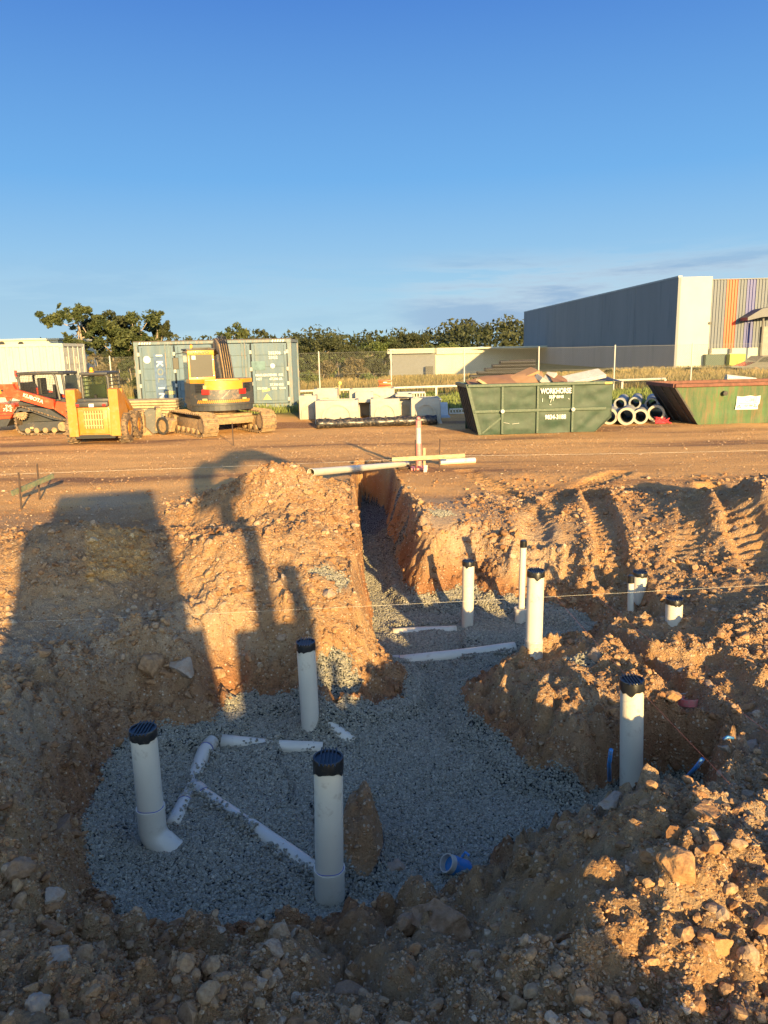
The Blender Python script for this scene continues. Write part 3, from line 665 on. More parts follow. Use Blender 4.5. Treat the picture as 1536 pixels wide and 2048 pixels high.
buried([(790,1322),(900,1315),(1030,1306)],.14,'white pipe lying across the gravel, nearer of the two by the trench mouth',.045,.006,1,(.05,))
buried([(785,1258),(850,1251),(912,1247)],.13,'white pipe across the gravel leading to the standpipe at the trench mouth',.035,.008,2)
buried([(445,1496),(545,1497),(645,1494)],.11,'level white pipe at the back edge of the gravel bed',.035,.006,3)
buried([(640,1458),(672,1466),(705,1478)],.12,'short pipe bend beside the foot of the back standpipe',.012,.006,4)
buried([(432,1490),(408,1515),(392,1555),(382,1590),(365,1630),(348,1668)],.11,'curved white pipe running to the left elbow through the gravel',.02,.026,1.2,(.12,.72))
buried([(388,1585),(415,1605),(470,1645),(540,1700),(640,1765)],.11,'diagonal white branch pipe running to the front standpipe',.018,.024,3.0,(.16,))
# stones raked over the pipes
xs=[];ys=[];rg=np.random.default_rng(5)
for (a,b) in [((430,1490),(392,1555)),((392,1555),(352,1660)),((388,1585),(470,1645)),((470,1645),(640,1765)),((445,1493),(640,1494)),((790,1320),(1030,1306)),((785,1257),(912,1247)),((640,1458),(700,1475))]:
    A=hit(*a);B_=hit(*b)
    n=int((B_-A).length*330); t=rg.random(n); keep=(np.sin(t*17+a[0])>-.1); t=t[keep]
    xs+=list(A.x+(B_.x-A.x)*t+rg.normal(0,.035,len(t))); ys+=list(A.y+(B_.y-A.y)*t+rg.normal(0,.035,len(t)))
xs=np.array(xs);ys=np.array(ys)
o=scatter('gravel',GRAV,np.stack([xs,ys,hsample(xs,ys)+.018+.02*rg.random(len(xs))],-1),.010+.006*rg.random(len(xs)),.85,np.clip(rg.normal(.5,.2,len(xs)),0,1),T1,9)
tag(o,'crushed stone raked over the half buried pipes','gravel',kind='stuff')
# ------------------------------------------------------------------ loose fittings
p=hit(1378,1412); m=MB(); e=empty('pipe_ring',(p.x,p.y,p.z+.01),0,'short pink and white pipe offcut lying on the right hand ground','pipe ring')
m.ringtube((0,0,0),(0,.012,.055),.083,.073,32); m.build('ring',PINK,e,auto=40); m=MB(); m.ringtube((0,.012,.055),(0,.0125,.062),.083,.074,32); m.build('rim',WHITEP,e,auto=40)
p=hit(918,1742); e=empty('pipe_end',(p.x,p.y,p.z+.01),0,'blue banded pipe end sticking out of the gravel at the front','pipe')
m=MB(); m.cyl((.04,.02,-.02),(-.05,-.02,.05),.056,n=32); m.build('band',BLUEP,e,auto=40)
m=MB(); m.ringtube((-.05,-.02,.05),(-.078,-.034,.072),.055,.047,32); m.build('pipe',PVCG,e,auto=40)
m=MB(); m.tube([(.02,.02,.07),(.04,.02,.10),(.06,.0,.09)],.008,8); m.build('tape_tail',BLUEP,e)
def arc(name,pts,r,mat,lab,cat):
    P=[Vector(q) for q in pts]; o0=P[0].copy(); m=MB(); m.tube([q-o0 for q in P],r,8); o=m.build(name,mat,None,smooth=True); o.location=o0; tag(o,lab,cat)
arc('conduit',[G(1222,1500,.0),G(1218,1530,-.2),G(1219,1560,-.4)],.013,BLUEP,'blue conduit hanging down the pit wall behind the tall pipe','conduit')
arc('conduit',[G(1405,1518,.0),G(1392,1535,-.08),G(1372,1556,-.25)],.013,BLUEP,'blue conduit at the right rim of the pit','conduit')
arc('conduit',[G(1447,1478,.03),G(1455,1474,.05),G(1466,1476,.02)],.009,BLUEP,'short blue pipe scrap on the ground right of the pit','conduit')
# ------------------------------------------------------------------ string lines
def string(a,b,mat,r,lab,sag=.02):
    A,B_=Vector(a),Vector(b); m=MB(); m.tube([Vector((0,0,-sag*4*t*(1-t)))+(B_-A)*t for t in [i/24 for i in range(25)]],r,5); o=m.build('string_line',mat,None); o.location=A
    tag(o,lab,'string line','builders string lines')
string(G(-150,1252,.12),G(1700,1160,.12),STRING,.0007,'pale string line stretched right across behind the front standpipes')
string(G(-120,952,.3),D(838,917,14.6),STRING,.0012,'pale string line from the left hurdle towards the pink bollard')
string(D(880,912,14.6),G(1700,896,.3),STRING,.0012,'pale string line from the bollard hurdle to the far right')
string(G(1108,1190,.06),G(1460,1568,.08),REDSTR,.0009,'red string line running past the right side of the deep pit')
string(G(1188,1187,.05),G(1600,1513,.08),REDSTR,.0009,'red string line over the rutted ground at the right')
# ------------------------------------------------------------------ hurdles and bollard
def stake(m,b,t,w=.03):
    m.cyl(b,t,w*.55,w*.5,n=6)
p0=hit(42,1018); e=empty('profile_hurdle',p0,0,'green treated board nailed to two stakes on the left','profile board')
p1=hit(79,1000); Y0=p0.y; Y1=p1.y
for (b,tpx,yy) in ((p0,(37,945),Y0),(p1,(74,928),Y1)):
    m=MB(); m.cyl(b-p0+Vector((0,0,-.15)),D(*tpx,yy)-p0,.017,.016,n=7); m.build('stake',STEEL,e)
a=D(26,986,Y0-.06)-p0; b=D(108,951,Y1+.05)-p0; d=(b-a); m=MB(); L=d.length; q=d.to_track_quat('X','Z').to_matrix().to_4x4()
m.M=Matrix.Translation((a+b)/2+Vector((0,-.04,0)))@q; m.box((0,0,0),(L,.035,.085),bev=.004); m.build('board',GTIMB,e)
B0=hit(838,938); e=empty('bollard',B0,0,'faded pink and white plastic bollard behind the trench','bollard')
h=(D(838,834,B0.y)-B0).z; m=MB(); m.cyl((0,0,-.05),(0,0,h*.5),.062,.055,n=20); m.build('lower_sleeve',PINK,e,auto=40)
m=MB(); m.cyl((0,0,h*.5),(0,0,h*.80),.052,.05,n=20); m.build('white_band',WHITEP,e,auto=40)
m=MB(); m.cyl((0,0,h*.80),(0,0,h*.93),.055,.055,n=20); m.cyl((0,0,h*.93),(0,0,h*.945),.055,.03,n=20); m.build('upper_sleeve',PINK,e,auto=40)
m=MB(); m.ell((0,0,h*.975),(.04,.04,h*.035)); m.build('knob',PINK,e,smooth=True)
m=MB(); m.box((0,0,.02),(.34,.34,.05),bev=.02); m.build('foot',PINK,e)
H0=hit(832,943); e=empty('profile_hurdle',H0,0,'long timber board on steel pickets beside the pink bollard','profile board')
yy=H0.y
m=MB(); m.cyl((0,0,-.1),D(831,880,yy)-H0,.018,n=6); m.build('picket',STEEL,e)
m=MB(); m.cyl(D(878,950,yy)-H0,D(880,878,yy)-H0,.012,n=6); m.build('picket',STEEL,e)
a=D(784,919,yy-.05)-H0; b=D(930,911,yy-.05)-H0; d=b-a; m=MB(); m.M=Matrix.Translation((a+b)/2)@d.to_track_quat('X','Z').to_matrix().to_4x4(); m.box((0,0,0),(d.length,.035,.085),bev=.004); m.build('board',TIMB,e)
P=hit(849,938); m=MB(); m.box((0,0,.2),(.05,.04,.46),bev=.004); o=m.build('peg',TIMB,None); o.location=P; tag(o,'short pale timber peg right behind the hurdle board','peg')
P=hit(851,944); m=MB(); m.box((0,0,.06),(.07,.05,.16),rot=(0,.1,0),bev=.006); o=m.build('peg',WHITEP,None); o.location=P; tag(o,'stubby white peg below the hurdle board','peg')
P=hit(467,892); m=MB(); m.cyl((0,0,-.1),(0,0,.62),.014,n=6); o=m.build('star_picket',STEEL,None); o.location=P; tag(o,'lone steel picket in the yard in front of the yellow excavator','picket')
def lying(a,b,r,mat,lab,name='pvc_pipe',hollow=True):
    A=hit(*a);B_=hit(*b); A=A+Vector((0,0,r)); B_=B_+Vector((0,0,r)); mid=(A+B_)/2; m=MB()
    m.ringtube(A-mid,B_-mid,r,r*.92,24); o=m.build(name,mat,None,auto=40); o.location=mid; tag(o,lab,'pipe')
lying((622,953),(815,933),.055,PVC,'long white pipe lying on the ground left of the bollard')
lying((880,930),(950,926),.06,PVC,'short white pipe lying on the ground right of the bollard')
for i,(a,b_,lab) in enumerate([((815,938),(858,934),'dark steel offcut under the hurdle board'),((800,921),(770,926),'dark flat strip behind the long white pipe')]):
    A=hit(*a); m=MB(); m.box((0,0,.03),(.42,.1,.04),rot=(.1,.05,.3-i),bev=.008); m.box((.1,.1,.05),(.2,.08,.03),rot=(0,.2,.9)); o=m.build('steel_offcut',STEEL,None); o.location=A; tag(o,lab,'offcut')
# ------------------------------------------------------------------ machine materials
YEL=paint('yellow_machine_paint',(.50,.23,.018),.4,var=.06,dirt=(.42,.24,.10),dirt_amt=.25,scale=2,coat=.2)
ORY=paint('orange_yellow_paint',(.46,.185,.025),.45,var=.06,dirt=(.45,.24,.10),dirt_amt=.28,scale=2.5,coat=.15)
RED=paint('orange_red_paint',(.62,.06,.015),.4,var=.06,dirt=(.42,.18,.08),dirt_amt=.25,scale=2,coat=.2)
DGR=paint('dark_grey_paint',(.045,.046,.047),.5,var=.15,dirt=(.20,.13,.08),dirt_amt=.12,scale=3)
MGR=paint('mid_grey_paint',(.075,.075,.075),.5,var=.12,dirt=(.34,.22,.13),dirt_amt=.3,scale=3)
RUB=paint('tyre_rubber',(.045,.04,.036),.85,var=.2,dirt=(.28,.18,.10),dirt_amt=.5,scale=6)
TRK=paint('muddy_track_steel',(.12,.09,.06),.8,var=.3,dirt=(.36,.23,.12),dirt_amt=.55,scale=5)
MUD=paint('muddy_casting',(.20,.15,.10),.85,var=.3,dirt=(.42,.26,.12),dirt_amt=.5,scale=6,bump=.6)
GLS=glassy('dark_glass',(.03,.035,.035)); GLG=glassy('grey_rear_glass',(.05,.05,.042),.4); GLG.node_tree.nodes['Principled BSDF'].inputs['Specular IOR Level'].default_value=.15
TGL=glassy('clear_cab_glass',(.02,.03,.02),.05,.35)
LRED=paint('red_lens',(.75,.02,.015),.25,bump=0,var=.02); LORA=paint('orange_lens',(.85,.30,.02),.25,bump=0,var=.02)
WHT=paint('white_lettering',(.62,.60,.54),.6,var=.05,bump=0); BLK=paint('black_paint',(.02,.02,.02),.5,bump=0)
PALEM=paint('pale_decal',(.55,.42,.16),.5,bump=0)
def loop_pts(path,step):
    P=[Vector((x,0,z)) for x,z in path]+[Vector((path[0][0],0,path[0][1]))]
    L=[0]; 
    for a,b in zip(P[:-1],P[1:]): L.append(L[-1]+(b-a).length)
    n=int(L[-1]/step); out=[]
    for k in range(n):
        s=L[-1]*k/n; i=0
        while L[i+1]<s: i+=1
        t=(s-L[i])/(L[i+1]-L[i]); out.append((P[i].lerp(P[i+1],t),(P[i+1]-P[i]).normalized()))
    return out
def roundpath(c,n=8):
    """c: list of (x,z,r) wheels in order; returns hull-like path around them (counter clockwise)"""
    pts=[]; m=len(c)
    for i in range(m):
        x0,z0,r0=c[i-1]; x,z,r=c[i]; x1,z1,r1=c[(i+1)%m]
        def tang(xa,za,ra,xb,zb,rb):
            d=math.hypot(xb-xa,zb-za); a=math.atan2(zb-za,xb-xa); o=math.acos(max(-1,min(1,(ra-rb)/d))); return a-o
        a0=tang(x0,z0,r0,x,z,r); a1=tang(x,z,r,x1,z1,r1)
        while a1<a0-1e-6: a1+=2*math.pi
        for k in range(n+1):
            a=a0+(a1-a0)*k/n; pts.append((x+r*math.cos(a),z+r*math.sin(a)))
    return pts
def track(name,parent,path,yc,w,mat,step=.15,plate=.03,grouser=.03,axis='x'):
    """belt of shoes round a closed side path; local x = along"""
    m=MB(); n=len(path); 
    inner=[(x,z) for x,z in path]
    vs=[(x,yc-w/2,z) for x,z in path]+[(x,yc+w/2,z) for x,z in path]; cx=sum(x for x,z in path)/n; cz=sum(z for x,z in path)/n
    def inset(x,z): d=math.hypot(x-cx,z-cz); f=1-.045/d; return (cx+(x-cx)*f,cz+(z-cz)*f)
    vs+=[(inset(x,z)[0],yc-w/2,inset(x,z)[1]) for x,z in path]+[(inset(x,z)[0],yc+w/2,inset(x,z)[1]) for x,z in path]
    fs=[]
    for i in range(n):
        j=(i+1)%n; fs+=[(i,j,n+j,n+i),(2*n+i,3*n+i,3*n+j,2*n+j),(i,2*n+i,2*n+j,j),(n+i,n+j,3*n+j,3*n+i)]
    m.add(vs,fs)
    for p,d in loop_pts(path,step):
        a=math.atan2(d.z,d.x); nrm=Vector((d.z,0,-d.x))
        m.box((p.x+nrm.x*grouser*.4,yc,p.z+nrm.z*grouser*.4),(step*.72,w*1.02,plate),rot=(0,-a,0))
        m.box((p.x+nrm.x*grouser,yc,p.z+nrm.z*grouser),(step*.16,w*1.0,grouser*1.5),rot=(0,-a,0))
    return m.build(name,mat,parent)
def lettering(parent,txt,size,loc,mat=None,rot=(math.pi/2,0,0),**k):
    return text_part('lettering',txt,size,mat or WHT,parent,loc,rot,**k)
# ================================================================== excavator
def excavator(loc,rz_track,rz_house,label,main=True,glass=None):
    e=empty('excavator',loc,0,label,'excavator')
    un=bpy.data.objects.new('undercarriage',None)
    # undercarriage in its own frame: x across, y along the heading
    Mu=Matrix.Rotation(rz_track,4,'Z'); Mh=Matrix.Rotation(rz_house,4,'Z')@Matrix.Diagonal((.9,.9,1,1))
    def part(mb,name,mat,parent=e,M=Mu,**k):
        o=mb.build(name,mat,parent,**k); o.data.transform(M); return o
    RotY=Matrix.Rotation(math.pi/2,4,'Z')
    pth=roundpath([(-1.15,.36,.30),(1.15,.36,.30)],10)
    for s in (-1,1):
        o=track('track',e,pth,0,.45,TRK,.155); o.data.transform(Mu@Matrix.Translation((s*.94,0,0))@RotY)
        m=MB(); m.M=Matrix.Translation((s*.94,0,0))
        m.box((0,0,.36),(.26,1.9,.30),bev=.03)
        for k in range(5): m.cyl((-.2,-.8+k*.4,.16),(.2,-.8+k*.4,.16),.09,n=12)
        m.cyl((-.19,-1.15,.36),(.19,-1.15,.36),.21,n=18); m.cyl((-.19,1.15,.36),(.19,1.15,.36),.21,n=18)
        f=part(m,'track_frame',MUD,auto=40)
    m=MB(); m.box((0,-.1,.48),(1.5,1.2,.26),bev=.04); m.box((0,-.75,.42),(1.45,.12,.2),rot=(.3,0,0),bev=.02); m.cyl((0,0,.55),(0,0,.74),.5,n=28)
    part(m,'cross_frame',MUD,auto=40)
    m=MB(); m.box((0,1.85,.36),(2.2,.08,.42),bev=.02); m.box((-.45,1.5,.36),(.12,.7,.12)); m.box((.45,1.5,.36),(.12,.7,.12)); part(m,'dozer_blade',MUD)
    # ---- house: y forward, tail at negative y
    def H(mb,name,mat,parent=e,M=None,**k): return part(mb,name,mat,parent,Mh if M is None else M,**k)
    def slab(z0,z1,w0=1.07,r=1.25,yf=.95,inset=0.0):
        pts=[(w0-inset,yf)]; pts=[]
        n=14
        for k in range(n+1):
            a=-math.pi*.5+ (k/n-.5)*2*math.radians(58); pts.append(((r-inset)*math.cos(a),(r-inset)*math.sin(a)*.97))
        pts=[(max(-w0+inset,min(w0-inset,x)),y) for x,y in pts]
        return pts+[(w0-inset,yf),(-w0+inset,yf)],z0,z1
    def S(m,z0,z1,inset=0.0,**k):
        p,_,_=slab(z0,z1,inset=inset,**k); m.prism(p,z0,z1,'xy')
    m=MB(); S(m,.74,.90,.05); H(m,'turntable_deck',DGR)
    m=MB(); S(m,.90,1.10,.0); H(m,'bumper',DGR,auto=30)
    # hazard stripes on the bumper
    st=MB()
    for k in range(-15,16):
        a=-math.pi/2+k*.052
        if abs(k)<=14:
            r_=1.256; x=r_*math.cos(a); y=r_*math.sin(a)*.97
            if abs(x)<.95: st.box((x,y,1.015),(.034,.012,.10),rot=(0,.55,a+math.pi/2))
    H(st,'hazard_stripe',PALEM if False else YEL)
    m=MB(); S(m,1.10,1.55,.02); cw=H(m,'counterweight',DGR,auto=30)
    m=MB(); p=[]
    for k in range(9):
        a=-math.pi/2+(k/8-.5)*.86; p.append((1.262*math.cos(a),1.262*math.sin(a)*.97))
    m.prism(p+[(p[-1][0]*.9,p[-1][1]*.8),(p[0][0]*.9,p[0][1]*.8)],1.08,1.36,'xy'); H(m,'tail_panel',MGR,auto=30)
    # logo-like slash relief and bolts
    m=MB(); m.box((.03,-1.235,1.22),(.36,.012,.02),rot=(0,-.7,0)); pass
    H(m,'badge',WHT if False else paint('badge_grey',(.22,.22,.21),.5,bump=0))
    m=MB(); p=[(x,y) for x,y in slab(0,0,inset=-.005)[0] if True]
    q=[]
    for k in range(11):
        a=-math.pi/2+(k/10-.5)*1.02; q.append((1.272*math.cos(a),1.272*math.sin(a)*.97))
    m.prism(q+[(q[-1][0],-.1),(q[0][0],-.1)],1.36,1.62,'xy'); H(m,'engine_hood',YEL,auto=30)
    m=MB()
    for sx in (-1,1):
        S_poly=[(sx*.58,-.9),(sx*.70,-1.02),(sx*1.03,-.62),(sx*1.07,.1),(sx*.58,.1)]
        m.prism(S_poly,1.55,1.66,'xy')
    m.box((.2,.0,1.60),(1.7,1.0,.11),bev=.03); m.box((.82,.45,1.35),(.46,.9,.56),bev=.05); H(m,'body_shell',YEL,auto=30)
    m=MB()
    for sx in (-1,1):
        for k in range(6): m.box((sx*(.80+.0),-.99+.0,1.30+k*.045),(.26,.03,.018),rot=(0,0,sx*.72))
    H(m,'vent_grille',BLK)
    for sx in (-1,1):
        m=MB(); m.box((sx*.60,-1.115,1.30),(.26,.05,.15),rot=(0,0,sx*.48),bev=.015); H(m,'tail_light',LRED)
    for c_,d_,a_ in (((-.62,-1.1,1.44),(.10,.02,.10),-.5),((-.64,-1.11,1.085),(.16,.02,.05),-.55),((.66,-1.09,1.085),(.16,.02,.05),.55)):
        m=MB(); m.box(c_,d_,rot=(0,0,a_)); H(m,'decal',PALEM)
    # ---- cab on the left
    cx0,cx1,cy0,cy1=-1.02,-.14,-.32,1.15; zt=2.52
    m=MB()
    for (x,y) in ((cx0+.05,cy0+.05),(cx1-.05,cy0+.05),(cx0+.05,cy1-.05),(cx1-.05,cy1-.05)): m.box((x,y,(1.1+zt)/2),(.09,.09,zt-1.1),bev=.02)
    m.box(((cx0+cx1)/2,cy0+.03,2.44),(cx1-cx0,.07,.15),bev=.02); m.box(((cx0+cx1)/2,cy0+.03,1.66),(cx1-cx0,.07,.16),bev=.02)
    m.box((cx0+.03,(cy0+cy1)/2,1.25),(.06,cy1-cy0,.35),bev=.02); m.box((cx1-.03,(cy0+cy1)/2,1.5),(.06,cy1-cy0,.8),bev=.02)
    m.box(((cx0+cx1)/2,cy1-.03,1.2),(cx1-cx0,.06,.25),bev=.02); m.box(((cx0+cx1)/2,(cy0+cy1)/2,2.47),(cx1-cx0,cy1-cy0,.08),bev=.03)
    cab=H(m,'cab',YEL,auto=30)
    m=MB(); m.box(((cx0+cx1)/2,(cy0+cy1)/2+.02,2.545),(cx1-cx0+.06,cy1-cy0+.1,.05),bev=.02); m.box((-.55,-.33,2.575),(.62,.10,.04),bev=.01); H(m,'roof',DGR,auto=30)
    m=MB(); m.box(((cx0+cx1)/2,cy0+.02,2.05),(cx1-cx0-.2,.02,.62),bev=.008); H(m,'rear_window',glass or GLG,cab)
    m=MB(); m.box(((cx0+cx1)/2,cy0+.005,2.05),(cx1-cx0-.14,.02,.68),bev=.01); H(m,'window_frame',BLK,cab)
    m=MB(); m.box((cx0+.012,(cy0+cy1)/2,1.98),(.02,cy1-cy0-.2,.92),bev=.008); H(m,'side_window',glass or GLS,cab)
    m=MB(); m.box((cx1-.012,(cy0+cy1)/2,2.15),(.02,cy1-cy0-.2,.55),bev=.008); H(m,'side_window',glass or GLS,cab)
    m=MB(); m.box(((cx0+cx1)/2,cy1-.01,1.9),(cx1-cx0-.18,.02,1.05),bev=.008); H(m,'windscreen',glass or GLS,cab)
    m=MB(); m.box((-.58,.45,1.35),(.5,.5,.2),bev=.05); m.box((-.58,.2,1.75),(.48,.14,.7),bev=.05); H(m,'seat',BLK,cab)
    m=MB(); m.tube([(cx0,.9,2.45),(cx0-.25,.95,2.42),(cx0-.3,.95,2.3)],.014,6); m.box((cx0-.27,.93,2.13),(.2,.06,.36),bev=.03); H(m,'mirror',BLK)
    m=MB(); m.cyl((-.85,-.15,2.57),(-.85,-.15,2.68),.05,.04,n=12); H(m,'beacon',LORA)
    if main:
        o=lettering(cab,'VOLVO',.11,(-.58,cy0-.008,2.44),BLK,sx=1.5,bold=.003); o.data.transform(Mh)
        o=text_part('sticker','8',.04,BLK,cab,(-.84,cy0-.006,2.3)); o.data.transform(Mh)
        m=MB(); m.box((-.82,cy0-.004,2.30),(.12,.01,.11)); H(m,'sticker',WHT,cab)
    return e,H
Pe=G(447,868,0); 
cE=Vector((-5.0,24.0,0)); cE.z=gz(cE.x,cE.y)
exc,Hh=excavator(cE,R(35),R(20),'yellow and dark grey tracked excavator seen from behind with hazard striped tail')
# boom up and stick folded down beyond the cab
m=MB(); MB_=Matrix.Rotation(R(20),4,'Z')@Matrix.Translation((.30,0,-.10)); bm_=[(0.16,.75,1.15),(.16,1.2,2.0),(.16,1.7,2.65),(.16,2.5,2.85),(.16,3.2,2.6)]
for a,b in zip(bm_[:-1],bm_[1:]):
    d=Vector(b)-Vector(a); m.M=Matrix.Translation((Vector(a)+Vector(b))/2)@d.to_track_quat('Y','Z').to_matrix().to_4x4(); m.box((0,0,0),(.32,d.length+.08,.34),bev=.03)
m.M=Matrix.Identity(4); m.box((.16,.85,1.1),(.36,.4,.4),bev=.04); boom=Hh(m,'boom',MUD,M=MB_,auto=30)
m=MB()
for k,x in enumerate((.06,.13,.20,.27)): m.tube([(x,.55,1.3),(x,1.0,2.1),(x,1.5,2.8),(x+.01,1.8,3.02),(x,2.2,3.05)],.02,6)
Hh(m,'hydraulic_hose',BLK,boom,M=MB_)
m=MB(); m.cyl((-.02,.95,1.3),(-.02,1.75,2.45),.06,n=12); m.cyl((.34,.95,1.3),(.34,1.75,2.45),.06,n=12); Hh(m,'boom_cylinder',MGR,boom,M=MB_,auto=40)
m=MB()
for a,b in (((.16,3.3,2.7),(.16,3.2,1.6)),((.16,3.2,1.6),(.16,3.1,.9))):
    d=Vector(b)-Vector(a); m.M=Matrix.Translation((Vector(a)+Vector(b))/2)@d.to_track_quat('Y','Z').to_matrix().to_4x4(); m.box((0,0,0),(.2,d.length+.06,.26),bev=.03)
Hh(m,'stick',MUD,M=MB_,auto=30)
m=MB(); arcp=[(3.0+.42*math.cos(a),.55+.42*math.sin(a)) for a in [math.pi*.5+k*math.pi*1.1/10 for k in range(11)]]
m.prism(arcp+[(3.0+.36*math.cos(a),.55+.36*math.sin(a)) for a in [math.pi*.5+k*math.pi*1.1/10 for k in range(10,-1,-1)]],-.2,.5,'yz'); Hh(m,'bucket',MUD,M=MB_)
m=MB(); m.tube([(.1,1.7,2.95),(.16,1.78,3.1),(.24,1.85,2.95)],.025,6); Hh(m,'lifting_eye',DGR,boom,M=MB_)
# ================================================================== skid steer loader, seen from behind
Ps=G(190,890,0); Ps.z=gz(Ps.x,Ps.y); s_=Ps
sk_=empty('skid_steer_loader',(Ps.x,Ps.y+.4,Ps.z),0,'orange yellow wheeled skid steer loader seen from behind','loader'); sk_.rotation_euler=(0,0,R(2)); sk_.scale=(.9,.9,1)
P=sk_
for sx in (-1,1):
    m=MB(); m.prism([(-.36,.22),(-.36,1.50),(-.22,1.53),(.15,1.36),(.55,.9),(.55,.25)],sx*.64-.14,sx*.64+.14,'yz'); m.build('rear_tower',ORY,P)
m=MB(); m.box((0,-.02,.62),(.98,.62,.85),bev=.03); m.box((0,.9,.55),(1.0,1.6,.6),bev=.04); m.build('body',ORY,P,auto=30)
m=MB(); m.box((0,-.355,.63),(.84,.05,.66),bev=.02); dr=m.build('engine_door',ORY,P,auto=30)
m=MB()
for k in range(7): m.box((-.24+k*.08,-.388,.68),(.022,.02,.48))
for k in range(3): m.box((0,-.394,.52+k*.16),(.56,.02,.018))
m.build('grille_bar',PALEM,dr)
m=MB(); m.box((0,-.381,.68),(.57,.01,.50)); m.build('grille_opening',paint('rust_dark',(.22,.11,.04),.8),dr)
m=MB(); m.box((0,-.26,1.10),(.98,.42,.14),bev=.03); m.box((0,-.05,1.2),(.95,.5,.1),bev=.03); m.build('rear_hood',DGR,P,auto=30)
m=MB(); m.box((-.42,-.475,1.08),(.1,.02,.05)); m.box((.38,-.475,1.08),(.1,.02,.05)); m.build('tail_light',LRED,P)
m=MB(); m.box((0,-.475,1.075),(.15,.02,.09)); m.build('number_plate',WHT,P)
m=MB(); 
fr=[(-.40,1.16),(-.40,1.80),(-.34,1.90),(.34,1.90),(.40,1.80),(.40,1.16)]
m.tube([(x,.05+.0*z,z) for x,z in fr],.045,8); m.tube([(x*1.02,1.15,z+.03) for x,z in fr],.045,8)
m.box((0,.58,1.92),(.84,1.25,.07),bev=.03); 
for sx in (-1,1):
    m.box((sx*.41,.6,1.22),(.04,1.1,.12))
    for k in range(5): m.box((sx*.42,.6,1.36+k*.11),(.015,1.08,.03))
    m.box((sx*.41,1.15,1.5),(.06,.08,.8)); 
cabs=m.build('cab_frame',DGR,P)
m=MB(); m.box((0,.06,1.53),(.70,.02,.62),bev=.01); m.build('rear_window',glassy('see_through_glass',(.05,.06,.05),.06,.25),cabs)
m=MB(); m.box((0,.5,1.15),(.5,.5,.15),bev=.04); m.box((0,.32,1.4),(.48,.12,.45),bev=.04); m.build('seat',BLK,P,auto=30)
m=MB(); m.cyl((0,.02,1.22),(0,.0,1.34),.05,n=10); m.build('exhaust',BLK,P)
m=MB(); m.cyl((-.12,.2,1.95),(-.12,.2,1.98),.075,n=16); m.ell((-.12,.2,2.02),(.06,.06,.075)); m.build('beacon',LORA,P,smooth=True)
for sx in (-1,1):
    for yy in (.1,1.2):
        x0,x1=(sx*.80-.14,sx*.80+.14); m=MB(); 
        prof=[(x0,.33),(x0+.02,.38),(x0+.06,.40),(x1-.06,.40),(x1-.02,.38),(x1,.33),(x1,.22),(x0,.22)]; n=28; vs=[];fs=[]
        for k in range(n):
            a=2*math.pi*k/n
            for (x,r_) in prof: vs.append((x,yy+r_*math.cos(a),.40+r_*math.sin(a)))
        q=len(prof)
        for k in range(n):
            l=(k+1)%n
            for j in range(q): fs.append((k*q+j,l*q+j,l*q+(j+1)%q,k*q+(j+1)%q))
        m.add(vs,fs)
        for k in range(18):
            a=2*math.pi*k/18
            for hh in (-1,1): m.box((sx*.80+hh*.07,yy+.405*math.cos(a+hh*.09),.40+.405*math.sin(a+hh*.09)),(.16,.05,.03),rot=(a+hh*.09-math.pi/2,0,hh*.0))
        wh=bpy.data.objects.new('wheel',None); COL.objects.link(wh); wh.parent=P
        m.build('tyre',RUB,wh,auto=35)
        m=MB(); m.cyl((x0+.03,yy,.4),(x1-.03,yy,.4),.235,n=24); m.cyl((x1-.035,yy,.4),(x1-.005,yy,.4),.12,n=16); m.build('rim',ORY,wh,auto=40)
for sx in (-1,1):
    a,b=Vector((sx*.68,.3,1.42)),Vector((sx*.60,2.0,.55)); d=b-a; m=MB()
    m.M=Matrix.Translation((a+b)/2)@d.to_track_quat('Y','Z').to_matrix().to_4x4(); m.box((0,0,0),(.1,d.length,.18),bev=.02); m.build('lift_arm',ORY,P)
m=MB(); pr=[(2.05,.72),(2.0,.18),(2.15,.03),(2.95,.0),(2.95,.03),(2.2,.1),(2.08,.25),(2.12,.72)]
m.prism(pr,-.86,.86,'yz')
for sx in (-1,1): m.prism([(2.0,.72),(1.98,.1),(2.95,.0)],sx*.86-.02,sx*.86+.02,'yz')
m.build('bucket',MUD,P)
m=MB(); m.box((0,-.1,.2),(1.2,.5,.08)); m.box((0,-.38,.24),(.9,.04,.05)); m.build('belly_plate',BLK,P)
# ================================================================== compact track loader (red), side on
SC=.0152
Kb=G(75,871,0); Kb.z=gz(Kb.x,Kb.y)
K=empty('track_loader',(Kb.x-.9,Kb.y+.2,Kb.z),0,'orange red compact track loader side on at the left edge','loader')
def kp(px,py): return ((px-15)*SC,(871-py)*SC)
tp=roundpath([(.42,.30,.27),(1.62,.24,.22),(.36,.68,.22)],8)
for yc in (.22,1.45): track('track',K,tp,yc,.4,RUB,.10,.035,.02)
for yc in (.02,):
    m=MB(); m.prism([(.15,.14),(1.6,.12),(1.72,.3),(1.55,.42),(.6,.40),(.2,.30)],yc+.06,yc+.36,'xz'); m.build('track_frame',DGR,K)
    m=MB()
    for k in range(4): m.cyl((.5+k*.28,yc+.02,.14),(.5+k*.28,yc+.38,.14),.085,n=16)
    m.cyl((1.62,yc+.02,.25),(1.62,yc+.38,.25),.15,n=18); m.build('roller',MUD,K,auto=40)
    m=MB(); m.cyl((.36,yc+.0,.68),(.36,yc+.1,.68),.10,n=16)
    for k in range(16):
        a=k*math.pi/8; m.box((.36+.17*math.cos(a),yc+.03,.68+.17*math.sin(a)),(.06,.05,.035),rot=(0,-a,0))
    m.ringtube((.36,yc+.01,.68),(.36,yc+.06,.68),.16,.11,24); m.build('sprocket',MUD,K)
